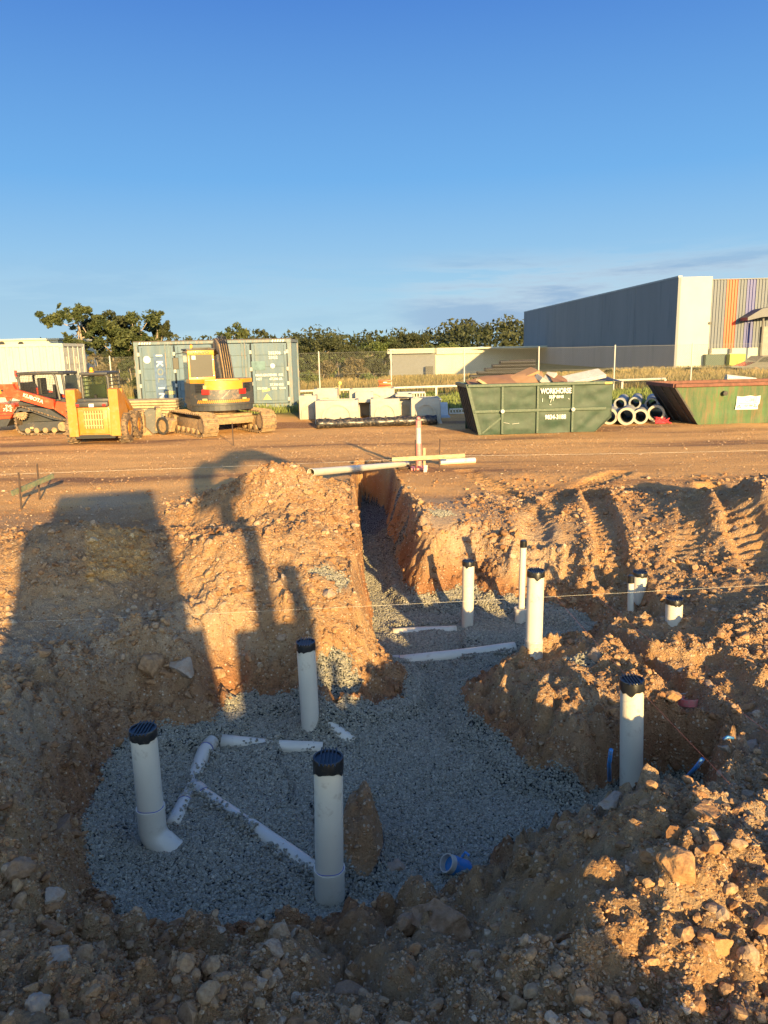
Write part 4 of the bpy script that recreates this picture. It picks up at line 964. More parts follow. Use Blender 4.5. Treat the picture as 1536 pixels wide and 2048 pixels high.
m=MB(); m.prism([kp(*q) for q in [(24,824),(34,812),(60,812),(98,818),(128,838),(133,845),(100,838),(60,822)]],.02,.40,'xz'); m.build('track_guard',DGR,K)
m=MB(); m.prism([kp(*q) for q in [(10,828),(30,796),(130,800),(134,842),(60,850),(20,850)]],.42,1.32,'xz'); m.build('chassis',DGR,K)
m=MB(); m.prism([kp(*q) for q in [(-18,764),(0,765),(27,765),(32,776),(108,799),(108,818),(96,816),(20,792),(-18,792)]],.04,.20,'xz'); arm=m.build('lift_arm',RED,K); m=MB(); m.prism([kp(*q) for q in [(-18,764),(0,765),(27,765),(32,776),(108,799),(108,818),(96,816),(20,792),(-18,792)]],1.50,1.66,'xz'); m.build('lift_arm',RED,K)
for y0,y1 in ((.03,.21),(1.49,1.67)): m=MB(); m.prism([kp(*q) for q in [(114,803),(140,806),(140,848),(128,833),(109,819)]],y0,y1,'xz'); m.build('arm_nose',RED,K)
m=MB(); m.prism([kp(*q) for q in [(-30,805),(0,804),(25,808),(22,822),(12,836),(-30,837)]],.10,1.6,'xz'); hood=m.build('rear_hood',RED,K)
m=MB(); m.box((kp(2,0)[0],.085,kp(0,823)[1]),(.5,.01,.02)); m.box((kp(2,0)[0],.085,kp(0,829)[1]),(.45,.01,.02)); m.build('louvre',BLK,hood)
m=MB(); m.prism([kp(*q) for q in [(-30,838),(12,837),(2,852),(-30,854)]],.15,1.55,'xz'); m.build('rear_bumper',DGR,K)
m=MB(); m.prism([kp(*q) for q in [(7,790),(24,792),(10,800)]],.10,.2,'xz'); m.build('gusset',RED,K)
m=MB(); m.cyl((kp(20,0)[0],.15,kp(0,792)[1]),(kp(4,0)[0],.15,kp(0,818)[1]),.035,n=10); m.build('arm_cylinder',MGR,K,auto=40)
cw=[kp(*q) for q in [(34,774),(32,752),(36,746),(48,744),(118,743),(132,744),(132,748),(124,750),(126,790),(126,802),(108,799)]]
m=MB()
for yy in (.30,1.38):
    m.tube([(x,yy,z) for x,z in [kp(*q) for q in [(34,776),(33,752),(38,746),(104,745),(110,752),(115,800)]]],.045,8)
    m.tube([(x,yy,z) for x,z in [kp(*q) for q in [(104,745),(128,746)]]],.045,8)
m.box((kp(74,0)[0],.84,kp(0,744)[1]),(1.35,1.2,.06),bev=.03); m.box((kp(121,0)[0],.84,kp(0,746)[1]),(.22,1.05,.08),bev=.02)
for xx in (126,): 
    for yy in (.32,1.36): m.tube([(kp(124,0)[0],yy,kp(0,748)[1]),(kp(128,0)[0],yy,kp(0,803)[1])],.04,6)
m.box((kp(34,0)[0],.84,kp(0,780)[1]),(.05,1.1,.5)); cf=m.build('cab_frame',DGR,K,auto=30)
m=MB()
for k in range(22): m.box((kp(37+k*3.3,0)[0],.31,kp(0,775)[1]),(.008,.006,.9))
for k in range(15): m.box((kp(72,0)[0],.31,kp(0,751+k*3.4)[1]),(1.08,.006,.008))
m.build('side_mesh',BLK,cf)
m=MB(); m.box((kp(128,0)[0],.84,kp(0,776)[1]),(.02,.95,.78)); m.build('front_door_glass',GLS,cf)
m=MB(); m.box((kp(80,0)[0],.84,kp(0,792)[1]),(.5,.5,.14),bev=.04); m.box((kp(66,0)[0],.84,kp(0,775)[1]),(.12,.48,.6),bev=.04); m.box((kp(102,0)[0],.5,kp(0,782)[1]),(.08,.2,.4)); m.build('seat',BLK,cf)
m=MB(); m.cyl((kp(26,0)[0],.4,kp(0,750)[1]),(kp(26,0)[0],.4,kp(0,738)[1]),.045,.04,n=12); m.build('beacon',LRED,K)
m=MB(); m.tube([(kp(34,0)[0],.4,kp(0,748)[1]),(kp(26,0)[0],.4,kp(0,748)[1]),(kp(27,0)[0],.4,kp(0,756)[1])],.03,6); m.build('beacon_bracket',DGR,K)
m=MB(); m.cyl((kp(5,0)[0],.03,kp(0,778)[1]),(kp(5,0)[0],.06,kp(0,778)[1]),.04,n=14); m.cyl((kp(134,0)[0],.02,kp(0,824)[1]),(kp(134,0)[0],.06,kp(0,824)[1]),.035,n=14); m.build('pivot_pin',BLK,K)
m=MB(); m.box((kp(0,0)[0],.035,kp(0,780)[1]),(.1,.01,.13)); m.build('warning_decal',YEL,K)
m=MB(); m.box((kp(56,0)[0],.075,kp(0,856)[1]),(.1,.01,.05)); m.build('frame_decal',PALEM,K)
lx,lz=kp(67,796)
text_part('lettering','KUBOTA',.155,WHT,arm,(lx,.035,lz+.01),(math.pi/2,R(21.5),0),sx=1.05,bold=.004)
lx,lz=kp(8,811); text_part('lettering','SVL',.13,WHT,hood,(lx+.08,.095,lz),(math.pi/2,R(3),0),sx=1.1,bold=.002)
lx,lz=kp(6,818); text_part('lettering','75-2',.13,WHT,hood,(lx+.05,.095,lz),(math.pi/2,R(3),0),sx=1.2,bold=.003)
# ================================================================== containers
CBL=paint('faded_blue_container_paint',(.098,.148,.185),.6,var=.14,dirt=(.15,.18,.17),dirt_amt=.3,scale=2.2,streak=True)
CBD=paint('blue_container_frame',(.13,.18,.19),.6,var=.15,dirt=(.35,.22,.14),dirt_amt=.3,scale=5,streak=True)
CWH=paint('cream_container_paint',(.40,.395,.345),.6,var=.05,dirt=(.55,.40,.25),dirt_amt=.2,scale=2.5,streak=True)
NAVY=paint('faded_navy',(.08,.13,.22),.6,var=.3,bump=0); DKB=paint('dark_gap',(.015,.02,.025),.7,bump=0)
RUST=paint('rust',(.22,.08,.04),.85,var=.3)
def corr(x0,x1,z0,z1,y,period,depth,horiz=False):
    """trapezoid corrugated sheet with returns; y is the outer plane (towards -y)"""
    prof=[]; a=x0 if not horiz else z0; b=x1 if not horiz else z1; n=max(1,round((b-a)/period)); p=(b-a)/n
    for k in range(n):
        s=a+k*p; prof+=[(s,0),(s+p*.35,0),(s+p*.5,depth),(s+p*.85,depth)]
    prof.append((b,0)); vs=[];fs=[]
    for u,d in prof:
        if not horiz: vs+=[(u,y+d,z0),(u,y+d,z1)]
        else: vs+=[(x0,y+d,u),(x1,y+d,u)]
    for k in range(len(prof)-1): fs.append((2*k,2*k+1,2*k+3,2*k+2))
    return vs,fs
pc=D(432,810,30.2); cz=gz(pc.x,pc.y)
C=empty('shipping_container',(pc.x,pc.y,cz-.02),0,'faded light blue side opening container with stencilled lettering behind the excavator','container'); C.rotation_euler=(0,0,R(-.5))
W,Hc,Dp=6.06,2.62,2.44
m=MB(); 
for x in (-W/2+.08,W/2-.08):
    for y in (.08,Dp-.08): m.box((x,y,Hc/2),(.16,.16,Hc),bev=.01)
m.box((0,.07,.09),(W-.3,.14,.17),bev=.01); m.box((0,Dp-.07,.09),(W-.3,.14,.17)); m.box((0,.07,Hc-.06),(W-.3,.14,.11),bev=.01); m.box((0,Dp-.07,Hc-.06),(W-.3,.14,.11))
for x in (-W/2+.07,W/2-.07): m.box((x,Dp/2,.09),(.13,Dp-.3,.16)); m.box((x,Dp/2,Hc-.06),(.13,Dp-.3,.11))
m.build('frame',CBD,C)
m=MB(); m.box((0,Dp/2,Hc+.005),(W-.1,Dp-.1,.02)); m.box((0,.02,Hc+.012),(W,.06,.03)); m.build('roof',paint('dark_roof_edge',(.09,.07,.07),.7),C)
m=MB()
vs,fs=corr(.17,Dp-.17,.17,Hc-.1,0,.28,.036)
for sx in (-1,1): m.M=Matrix.Translation((sx*(W/2-.05),0,0))@Matrix(((0,-sx,0,0),(1,0,0,0),(0,0,1,0),(0,0,0,1))); m.add(vs,fs)
m.M=Matrix.Identity(4); m.box((0,Dp-.05,Hc/2),(W-.3,.03,Hc-.3)); m.build('side_wall',CBL,C)
xs_=[-W/2+.16,-1.48,-.02,1.46,W/2-.16]
lab4=['door panel with vertical navy lettering',None,None,'door panel with white stencilled data']
for i in range(4):
    a,b=xs_[i]+.02,xs_[i+1]-.02; m=MB()
    for zz in range(5):
        z0=.30+zz*.435
        m.box(((a+b)/2,.035,z0+.2),(b-a-.26,.03,.405),bev=.02)
    m.box(((a+b)/2,.06,(Hc)/2+.02),(b-a,.02,Hc-.34)); 
    m.box((a+.06,.04,Hc/2+.03),(.10,.045,Hc-.36)); m.box((b-.06,.04,Hc/2+.03),(.10,.045,Hc-.36)); m.box(((a+b)/2,.04,.235),(b-a-.22,.045,.08)); m.box(((a+b)/2,.04,Hc-.18),(b-a-.22,.045,.08))
    d=m.build('door',CBL,C)
    if lab4[i]: d['label']=lab4[i]
    for x in ((a-.01) if i in(0,) else None,(b+.01) if i==3 else None,(b+.01) if i in (0,2) else None):
        if x is None: continue
        m=MB(); m.box((x,.01,Hc/2),(.035,.03,Hc-.35)); m.build('door_seal',DKB,d)
        for z in (.35,.95,1.5,2.15): m=MB(); m.box((x,-.015,z),(.09,.04,.14),bev=.01); m.build('hinge',CWH,d)
    if i in (0,2):
        m=MB()
        for x in (b-.2,b-.32): m.cyl((x,-.005,.2),(x,-.005,Hc-.12),.018,n=8)
        m.build('lock_rod',CBD,d)
m=MB()
for k in range(5): m.box((-W/2+.25+k*.1,-.012,Hc-.06),(.05,.02,.09),rot=(0,.5,0)); m.box((W/2-.3-k*.1,-.012,Hc-.06),(.05,.02,.09),rot=(0,.5,0))
m.build('height_marking',WHT,C)
m=MB(); m.box((-2.08,.014,1.30),(.42,.012,1.72)); m.build('letter_panel',NAVY,C)
for k,ch in enumerate('IKOLIN'[:6]):
    text_part('lettering',ch,.33,WHT if k in(0,1,4,5) else CBD,C,(-2.08,.004,2.1-k*.31),(math.pi/2,R(90),0),sx=1.05,bold=.01)
m=MB(); m.cyl((-2.55,.02,1.95),(-2.55,.008,1.95),.14,n=20); m.cyl((2.28,.02,1.62),(2.28,.008,1.62),.09,n=20); m.build('round_patch',WHT,C)
m=MB(); m.box((-1.75,.012,.68),(.4,.01,.13)); m.box((1.98,.012,.70),(.3,.01,.1),rot=(0,-.15,0)); m.prism([(1.85,.33),(2.18,.33),(2.015,.56)],.004,.014,'xz'); m.build('yellow_label',PALEM,C)
m=MB(); m.box((1.72,.012,1.63),(.55,.012,.34)); m.build('dark_patch',paint('dark_teal_patch',(.10,.17,.18),.6,var=.3),C)
def ct_(t,sz,x,z,ax='LEFT'): text_part('lettering',t,sz,WHT,C,(x,.004,z),ax=ax,bold=.004)
ct_('282306',.16,2.14,2.10); ct_('9',.16,2.74,2.10); ct_('25G2',.15,2.15,1.93)
ct_('MAX.GROSS',.12,1.60,1.27); ct_('30.480',.12,2.10,1.27); ct_('KG',.12,2.5,1.27)
ct_('67.200',.12,2.14,1.12); ct_('LB',.12,2.5,1.12); ct_('NET',.12,1.62,1.12); ct_('27.300',.12,2.14,.90); ct_('KG',.12,2.5,.90); ct_('CU.CAP.',.11,1.64,.76); ct_('33.2',.12,2.2,.76); ct_('CU.M',.10,2.5,.76)
m=MB()
for x,z in ((-W/2+.09,Hc-.08),(W/2-.09,Hc-.08),(-W/2+.09,.08),(W/2-.09,.08)): m.box((x,.0,z),(.17,.03,.13),bev=.01)
m.build('corner_casting',CBD,C)
# cream container
pw=D(138,817,32.0); wz=gz(pw.x,pw.y)
C2=empty('shipping_container',(pw.x-W/2,pw.y,wz-.02),R(0.6),'cream corrugated container standing behind the red track loader','container')
m=MB()
for x in (-W/2+.07,W/2-.07):
    for y in (.07,Dp-.07): m.box((x,y,Hc/2),(.14,.14,Hc),bev=.01)
m.box((0,.05,.08),(W-.2,.1,.15)); m.box((0,.05,Hc-.05),(W-.2,.09,.09)); m.box((0,Dp/2,Hc),(W-.1,Dp-.1,.03)); m.box((0,Dp-.05,Hc/2),(W-.2,.05,Hc))
m.box((W/2-.06,Dp/2,Hc-.06),(.1,Dp-.28,.1)); m.box((W/2-.06,Dp/2,.08),(.1,Dp-.28,.14)); m.build('frame',CWH,C2)
vs,fs=corr(-W/2+.14,W/2-.14,.15,Hc-.09,.02,.275,.036); m=MB(); m.add(vs,fs); m.build('side_wall',CWH,C2)
for y0 in (.16,1.23):
    m=MB(); m.box((W/2-.03,y0+.52,Hc/2),(.05,1.04,Hc-.3))
    for k in range(4): m.box((W/2,y0+.52,.45+k*.5),(.03,.8,.3),bev=.01)
    d=m.build('end_door',CWH,C2); m=MB()
    for yy in (y0+.25,y0+.8): m.cyl((W/2+.04,yy,.15),(W/2+.04,yy,Hc-.12),.02,n=8); m.box((W/2+.05,yy,1.2),(.03,.25,.04))
    m.build('lock_rod',CWH,d)
m=MB()
for z in (Hc-.08,): 
    for x in (W/2-.08,-W/2+.08): m.box((x,-.01,z),(.17,.03,.12)); m.cyl((x,-.02,z),(x,-.03,z),.035,n=10)
m.build('corner_casting',CWH,C2)
# ================================================================== concrete pits and drainage stock
CON=paint('pale_concrete',(.35,.34,.295),.85,var=.12,dirt=(.40,.33,.25),dirt_amt=.3,scale=4,bump=.4)
CONR=paint('rough_concrete',(.32,.29,.24),.9,var=.25,dirt=(.33,.27,.2),dirt_amt=.5,scale=8,bump=.8)
BPL=paint('black_poly',(.018,.018,.02),.35,var=.2,dirt=(.2,.15,.1),dirt_amt=.25,scale=6,bump=.5,bscale=12)
def pit(px0,px1,py,Y,label,h=.80,dep=.95,rz=0,rough=False):
    a,b=D(px0,py,Y),D(px1,py,Y); w=(b-a).length; c=(a+b)/2; z=gz(c.x,c.y)
    e=empty('concrete_pit',(c.x,c.y,z),rz,label,'concrete pit','precast concrete pits in the yard'); t=.09; m=MB()
    m.box((0,t/2,h/2),(w,t,h),bev=.012); m.box((0,dep-t/2,h/2),(w,t,h),bev=.012)
    for sx in (-1,1): m.box((sx*(w/2-t/2),dep/2,h/2),(t,dep-2*t,h),bev=.012)
    m.box((0,dep/2,.04),(w-.2,dep-.2,.06)); m.build('walls',CONR if rough else CON,e,auto=30)
    # arched knock-out outlined on each visible face
    for (M,ww) in ((Matrix.Identity(4),w),(Matrix.Translation((w/2,dep/2,0))@Matrix.Rotation(math.pi/2,4,'Z'),dep),(Matrix.Translation((-w/2,dep/2,0))@Matrix.Rotation(-math.pi/2,4,'Z'),dep)):
        r_=min(ww*.36,h*.62); pts=[(-r_,.03)]+[(-r_*math.cos(q),h*.34+min(r_,h*.5)*math.sin(q)) for q in [k*math.pi/12 for k in range(13)]]+[(r_,.03)]
        m=MB(); m.M=M; ri=[(x*.86,z_*.94+.005) for x,z_ in pts]
        n=len(pts); vs=[(x,-.04,z_) for x,z_ in pts]+[(x,-.04,z_) for x,z_ in ri]+[(x,.005,z_) for x,z_ in pts]+[(x,.005,z_) for x,z_ in ri]
        fs=[(i,i+1,n+i+1,n+i) for i in range(n-1)]+[(i,2*n+i,2*n+i+1,i+1) for i in range(n-1)]+[(n+i,n+i+1,3*n+i+1,3*n+i) for i in range(n-1)]
        m.add(vs,fs); m.build('knock_out',CONR if rough else CON,e)
    return e
pit(632,717,842,25.2,'wide concrete pit at the left of the front row with rough left half')
pit(742,800,842,25.3,'middle concrete pit of the front row behind the black pipe')
pit(823,880,842,25.2,'right hand concrete pit of the front row behind the bollard')
pit(600,634,848,26.2,'narrow concrete pit set back at the left end of the row',dep=1.1)
pit(712,748,842,26.6,'dark shaded concrete pit in the gap of the front row')
pit(792,826,842,26.1,'shaded concrete pit between the middle and right pits')
pit(628,676,835,27.0,'concrete pit in the back row at the left',h=.86)
pit(700,790,835,27.0,'long concrete pit in the back row beneath the lids',h=.84)
def lid(px,py,Y,w,d_,lab,mat=None,rz=0,tilt=0,z=None):
    p=D(px,py,Y); m=MB(); m.box((0,0,0),(w,d_,.07),rot=(tilt,0,rz),bev=.012); o=m.build('concrete_slab',mat or CON,None,auto=30); o.location=p if z is None else (p.x,p.y,z); tag(o,lab,'lid','concrete lids')
lid(672,802,26.0,1.1,.8,'pale concrete lid on the left pits',rz=.1,tilt=.03)
lid(735,803,26.3,1.1,.9,'pale concrete lid tilted over the gap',rz=-.15,tilt=-.06)
lid(770,799,26.4,.9,.8,'second concrete lid overlapping the tilted lid',rz=.2,tilt=-.03)
m=MB(); a=D(633,853,24.55); b=D(873,846,24.75); a.z=gz(a.x,a.y)+.15; b.z=gz(b.x,b.y)+.15; mid=(a+b)/2
pts=[(a-mid).lerp(b-mid,t)+Vector((0,.01*math.sin(t*20),.008*math.sin(t*31))) for t in [i/40 for i in range(41)]]
m.tube(pts,[.155+.012*math.sin(i*1.9)+.01*math.sin(i*.7) for i in range(41)],16); m2=m
pp=m.build('poly_pipe',BPL,None,smooth=True); pp.location=mid; tag(pp,'long black wrapped pipe lying in front of the concrete pits','pipe')
m=MB()
for i in range(7):
    q=pts[3+i*5]; m.box((q.x,q.y+.02,q.z+.15),(.05,.2,.06))
m.build('strap',BLK,pp)
m=MB(); a=D(795,800,25.9); m.tube([(-.6,0,.0),(-.2,0,.06),(.3,-.05,.05),(.75,-.05,0)],[.03,.06,.06,.03],10); o=m.build('black_sheet_roll',BPL,None,smooth=True); o.location=a; tag(o,'black plastic sheet rolled on top of the right pits','plastic sheet')
p=D(880,850,25.0); m=MB(); m.cyl((0,0,0),(0,0,.16),.08,.02,n=12); o=m.build('pale_cone',CON,None); o.location=(p.x,p.y,gz(p.x,p.y)); tag(o,'small pale cone of mortar at the end of the black pipe','mortar')
# orange crates
ORG=paint('orange_plastic',(.62,.10,.02),.45,var=.05)
p=D(771,797,29.0); z0=gz(p.x,p.y)
e0=None
for k in range(5):
    m=MB(); h=.20
    if e0 is None:
        m.box((0,-.02,h*.3),(.46,.34,h*.5),bev=.01); m.box((0,-.02,h*.8),(.50,.38,h*.3),bev=.015); 
        e0=m.build('plastic_crate',ORG,None,auto=30); m=MB(); m.box((0,-.2,h*.55),(.14,.02,.035)); m.build('handle_slot',WHT,e0); c=e0
    else: c=copy_tree(e0)
    c.location=(p.x,p.y,z0+.0+k*.205); tag(c,['bottom orange crate of the stack behind the pits','second orange crate from the bottom of the stack','middle orange crate of the stack','second orange crate from the top of the stack','top orange crate of the stack behind the pits'][k],'crate','stacked orange crates')
# white slotted drain units
def slotted(p,w,h,d,n,lab,rz=0,name='slotted_drain_unit'):
    m=MB(); m.box((0,0,.03),(w,d,.05)); m.box((0,0,h-.03),(w,d,.05))
    for k in range(n+1): m.box((-w/2+w*k/n,0,h/2),(w/n*.35,d,h-.08))
    o=m.build(name,WHITEP,None); o.location=p; o.rotation_euler=(0,0,rz); tag(o,lab,'drain unit'); return o
p=D(824,797,27.8); zt_=p.z
p=D(822,798,27.6); slotted((p.x,p.y,p.z+.02),.98,.24,.5,10,'white slotted drainage unit on the white panel stack')
for k in range(5):
    q=D(838,805,27.6); m=MB(); m.box((.03*math.sin(k*2),0,0),(1.5,.9,.045),rot=(0,.01*math.sin(k),.05*math.sin(k*3)),bev=.008); o=m.build('white_board',WHITEP,None); o.location=(q.x,q.y,q.z-.12+k*.055)
    tag(o,['lowest white panel of the stack behind the pits','second white panel from the bottom of the stack','middle white panel of the stack behind the pits','second white panel from the top of the stack','top white panel under the slotted drain unit'][k],'panel','stacked white panels')
q=D(838,815,27.6); m=MB(); m.box((0,0,0),(1.4,.8,q.z-gz(q.x,q.y)+.1)); o=m.build('timber_bearer',TIMB,None); o.location=(q.x,q.y,(q.z+gz(q.x,q.y))/2-.05); tag(o,'timber bearers carrying the white panels','bearer')
q=D(884,820,26.3); m=MB(); m.box((0,0,0),(.4,.06,.55),rot=(-.45,.05,.15)); m.box((.03,-.1,-.2),(.4,.5,.05),rot=(.1,0,.1)); o=m.build('pale_blue_sheet',paint('pale_blue_sheet',(.32,.37,.43),.6),None); o.location=q; tag(o,'pale blue sheet leaning at the right end of the pits','sheet')
q=D(917,836,26.5); slotted((q.x,q.y,gz(q.x,q.y)),.62,.2,.08,6,'white ladder like plastic grate on the dirt by the skip',.1,'plastic_grate')
# stakes with yellow caps
e=empty('stake_bundle',D(680,800,29),0,'bundle of pale stakes with a yellow cap standing behind the pits','stakes'); z_=gz(e.location.x,e.location.y)-e.location.z
for k,(x,dx,h) in enumerate([(-.12,0,.5),(.02,-.05,.62),(.1,.16,.4),(.2,.3,.3),(-.05,.1,.55)]):
    m=MB(); m.cyl((x,0,z_),(x+dx*.3,0,h),.02,n=6); m.build('stake',TIMB,e)
m=MB(); m.box((-.12,0,.3),(.13,.05,.34),bev=.01); m.ell((.02,0,.62),(.06,.05,.08)); m.build('yellow_cap',paint('yellow_plastic',(.75,.62,.12),.5),e)
# dead branches
m=MB(); rg=random.Random(4)
for k in range(26):
    x=rg.uniform(-.35,.35); a=rg.uniform(.6,2.5); L=rg.uniform(.25,.6); 
    m.tube([(x*.5,0,0),(x*.5+math.cos(a)*L*.5,rg.uniform(-.1,.1),math.sin(a)*L*.6),(x*.5+math.cos(a)*L,rg.uniform(-.15,.15),math.sin(a)*L)],[.012,.01,.005],5)
    for j in range(3):
        c=Vector((x*.5+math.cos(a)*L*(.5+.2*j),rg.uniform(-.1,.1),math.sin(a)*L*(.5+.2*j))); m.box(c,(.09,.01,.05),rot=(rg.random()*3,rg.random()*3,0))
q=D(740,797,28.5); o=m.build('dead_branches',paint('dead_leaf',(.16,.07,.03),.8),None); o.location=(q.x,q.y,gz(q.x,q.y)); o.scale=(1,1,1.25); tag(o,'rusty brown dead branches behind the concrete pits','branches')
# timber stack
q=D(300,814,27.6); e0=None; z0=gz(q.x,q.y); names=['bottom','second','third','fourth','fifth','top']
for k in range(6):
    if e0 is None:
        m=MB()
        for j in range(5): m.box((.02*math.sin(j*4),-.5+j*.24,.045),(2.15,.2,.075),bev=.006)
        c=e0=m.build('timber_layer',TIMB,None)
    else: c=copy_tree(e0)
    c.location=(q.x+.04*math.sin(k*5),q.y,z0+.02+k*.095); c.rotation_euler=(0,0,R(1.5*math.sin(k*3)))
    tag(c,f'{names[k]} layer of sawn planks in the stack by the blue container','timber','stacked sawn timber')
# muddy attachments beside the excavator
q=D(263,828,24.6); z0=gz(q.x,q.y); e=empty('auger_drive',(q.x,q.y,z0),0,'muddy auger drive and hoses leaning behind the skid steer','attachment')
m=MB(); m.cyl((-.1,0,.25),(.25,.1,.55),.11,n=16); m.cyl((.2,.08,.5),(.34,.13,.66),.16,n=16); m.box((-.2,0,.3),(.3,.25,.3),rot=(.3,.4,.2),bev=.03); m.build('motor',MUD,e,auto=35)
m=MB()
for k in range(5): m.tube([(-.35-.06*k,-.1,.1),(-.4-.05*k,-.15,.5),(-.15-.08*k,-.1,.75-.05*k),(0,0,.45)],.022,6)
m.build('hose',RUST,e)
q=D(303,857,24.0); z0=gz(q.x,q.y); e=empty('digging_bucket',(q.x,q.y,z0),R(20),'muddy digging bucket with round cheek plates lying by the excavator','bucket')
m=MB(); ar=[(-.38+.42*math.cos(a),.38+.40*math.sin(a)) for a in [R(60)+k*R(200)/12 for k in range(13)]]
m.prism(ar+[(x*.93-.02,z*.93+.03) for x,z in ar[::-1]],-.3,.3,'xz'); m.build('shell',MUD,e)
m=MB(); m.cyl((.05,-.34,.40),(.05,-.28,.40),.36,n=28); m.cyl((.05,.28,.40),(.05,.34,.40),.36,n=28); m.build('cheek_plate',DGR,e,auto=40)
m=MB(); m.box((.2,-.05,.46),(.16,.7,.72),rot=(0,.1,0),bev=.02); m.build('wear_strip',MUD,e)
q=D(332,862,23.6); z0=gz(q.x,q.y); e=empty('compaction_wheel',(q.x,q.y,z0),R(-35),'small muddy compaction wheel propped against the excavator track','attachment')
m=MB(); m.cyl((0,-.10,.27),(0,.10,.27),.25,n=28); m.build('wheel',MUD,e,auto=40); m=MB(); m.ringtube((0,-.14,.27),(0,-.08,.27),.27,.2,28); m.build('flange',DGR,e); m=MB(); m.box((.28,0,.3),(.2,.2,.4),rot=(0,.4,0),bev=.03); m.build('arm',MUD,e)
q=D(272,860,23.9); z0=gz(q.x,q.y); m=MB(); m.prism([(-.15,0),(.62,0),(.1,.62),(-.1,.45)],-.4,.4,'xz'); o=m.build('blade_plate',MUD,None); o.location=(q.x,q.y,z0); tag(o,'triangular muddy steel side plate right of the skid steer wheel','steel plate')
# ================================================================== green skip
GRN=paint('green_skip_paint',(.013,.038,.023),.6,var=.2,dirt=(.035,.06,.036),dirt_amt=.2,scale=4,coat=0,bump=.3,bscale=6)
GRN2=paint('dark_green_frame',(.015,.045,.027),.5,var=.2,dirt=(.08,.095,.065),dirt_amt=.25,scale=9)
GRR=paint('rusty_green_bin_paint',(.035,.085,.022),.65,var=.35,dirt=(.12,.075,.028),dirt_amt=.38,scale=3,bump=.4,bscale=20,streak=True)
RIMR=paint('rusty_rim',(.15,.055,.035),.75,var=.3,dirt=(.10,.05,.03),dirt_amt=.3,scale=6)
DKS=paint('shade_dark_steel',(.03,.028,.026),.7,var=.3,dirt=(.10,.07,.05),dirt_amt=.3,scale=10)  # near black paints shade into the bin ends; floor, cover and lug share it
A_=D(960,868,21.5); B_=D(1190,861,21.75); A_.z=gz(A_.x,A_.y); B_.z=A_.z; ux=(B_-A_); Lb=ux.length; ang=math.atan2(ux.y,ux.x)
SKB=empty('skip_bin',A_,ang,'dark green skip bin full of cardboard and building rubble','skip bin')
hS=1.40; lt=-.36; rt=.46; dS=1.7
def dent(x0,z0,x1,z1,x2,z2,x3,z3,y,seed,nn=14,amp=.024):
    """dented quad panel between four corners (bottom-left, bottom-right, top-right, top-left)"""
    vs=[];fs=[]
    for j in range(nn+1):
        for i in range(nn+1):
            u,v=i/nn,j/nn; xa=x0+(x1-x0)*u; xb=x3+(x2-x3)*u; za=z0+(z1-z0)*u; zb=z3+(z2-z3)*u
            x=xa+(xb-xa)*v; z=za+(zb-za)*v; ed=min(u,1-u,v,1-v)*4; ed=min(1,ed)
            vs.append((x,y+ed*amp*(2.2*float(fbm(np.array([x*2.1+seed]),np.array([z*2.3]),3,seed)[0])-.3),z))
    for j in range(nn):
        for i in range(nn): a=j*(nn+1)+i; fs.append((a,a+1,a+nn+2,a+nn+1))
    return vs,fs
m=MB(); xb=[0,Lb*.27,Lb*.62,Lb*1.0]
def xl(z): return lt*z/hS
def xr(z): return Lb+(rt*min(1,z/.45) if True else 0)
zz=[0,.66,hS]
cols=[(0,.5*0),]
bx_=[.62,1.62,2.62]
bot=[0]+[b for b in bx_]+[Lb]; 
for r_ in range(2):
    z0,z1=zz[r_],zz[r_+1]
    for c in range(4):
        xa0=xl(z0) if c==0 else bx_[c-1]; xa1=xl(z1) if c==0 else bx_[c-1]
        xb0=(xr(z0)) if c==3 else bx_[c]; xb1=xr(z1) if c==3 else bx_[c]
        if c==3 and r_==0:
            vs,fs=dent(xa0,0,Lb,0,xr(.66),.66,xa1,.66,0,31+c); m.add(vs,fs); 
            vs,fs=([(Lb,0,0),(Lb+rt,0,.40),(Lb+rt,0,.66)],[(0,1,2)]); m.add(vs,fs)
        else:
            vs,fs=dent(xa0,z0,xb0,z0,xb1,z1,xa1,z1,0,11+c*3+r_); m.add(vs,fs)
m.box(((Lb)/2,dS,hS/2),(Lb+.2,.03,hS)); m.build('side_panel',GRN,SKB,smooth=True)
m=MB(); m.box(((lt+Lb+rt)/2,-.03,hS-.03),(Lb+rt-lt,.10,.09),bev=.015); m.box(((lt+Lb+rt)/2,dS+.03,hS-.03),(Lb+rt-lt,.10,.09),bev=.015); m.box((lt,dS/2,hS-.03),(.08,dS,.09)); m.box((Lb+rt,dS/2,hS-.03),(.08,dS,.09)); m.build('rim',GRN2,SKB)
m=MB(); m.box((Lb/2+.05,-.03,.66),(Lb+rt-lt-.35,.07,.09),bev=.01)
for b in bx_: m.box((b,-.03,hS/2-.03),(.075,.06,hS-.08),bev=.01)
m.M=Matrix.Translation((lt/2,-.02,hS/2))@Matrix.Rotation(math.atan2(lt,hS),4,'Y'); m.box((0,0,0),(.09,.06,hS)); m.M=Matrix.Identity(4)
m.M=Matrix.Translation((.32,-.02,.26))@Matrix.Rotation(R(-38),4,'Y'); m.box((0,0,0),(.68,.03,.05)); m.M=Matrix.Identity(4); m.build('rib',GRN2,SKB)
m=MB(); m.prism([(0,0),(lt,hS-.05),(lt+.05,hS-.05),(.05,0)],0,dS,'xz')
for k in range(5): m.M=Matrix.Translation((lt/2-.02,.25+k*.3,hS/2))@Matrix.Rotation(math.atan2(lt,hS),4,'Y'); m.box((0,0,0),(.06,.07,hS-.1)); m.M=Matrix.Identity(4)
m.build('end_wall',DKS,SKB)
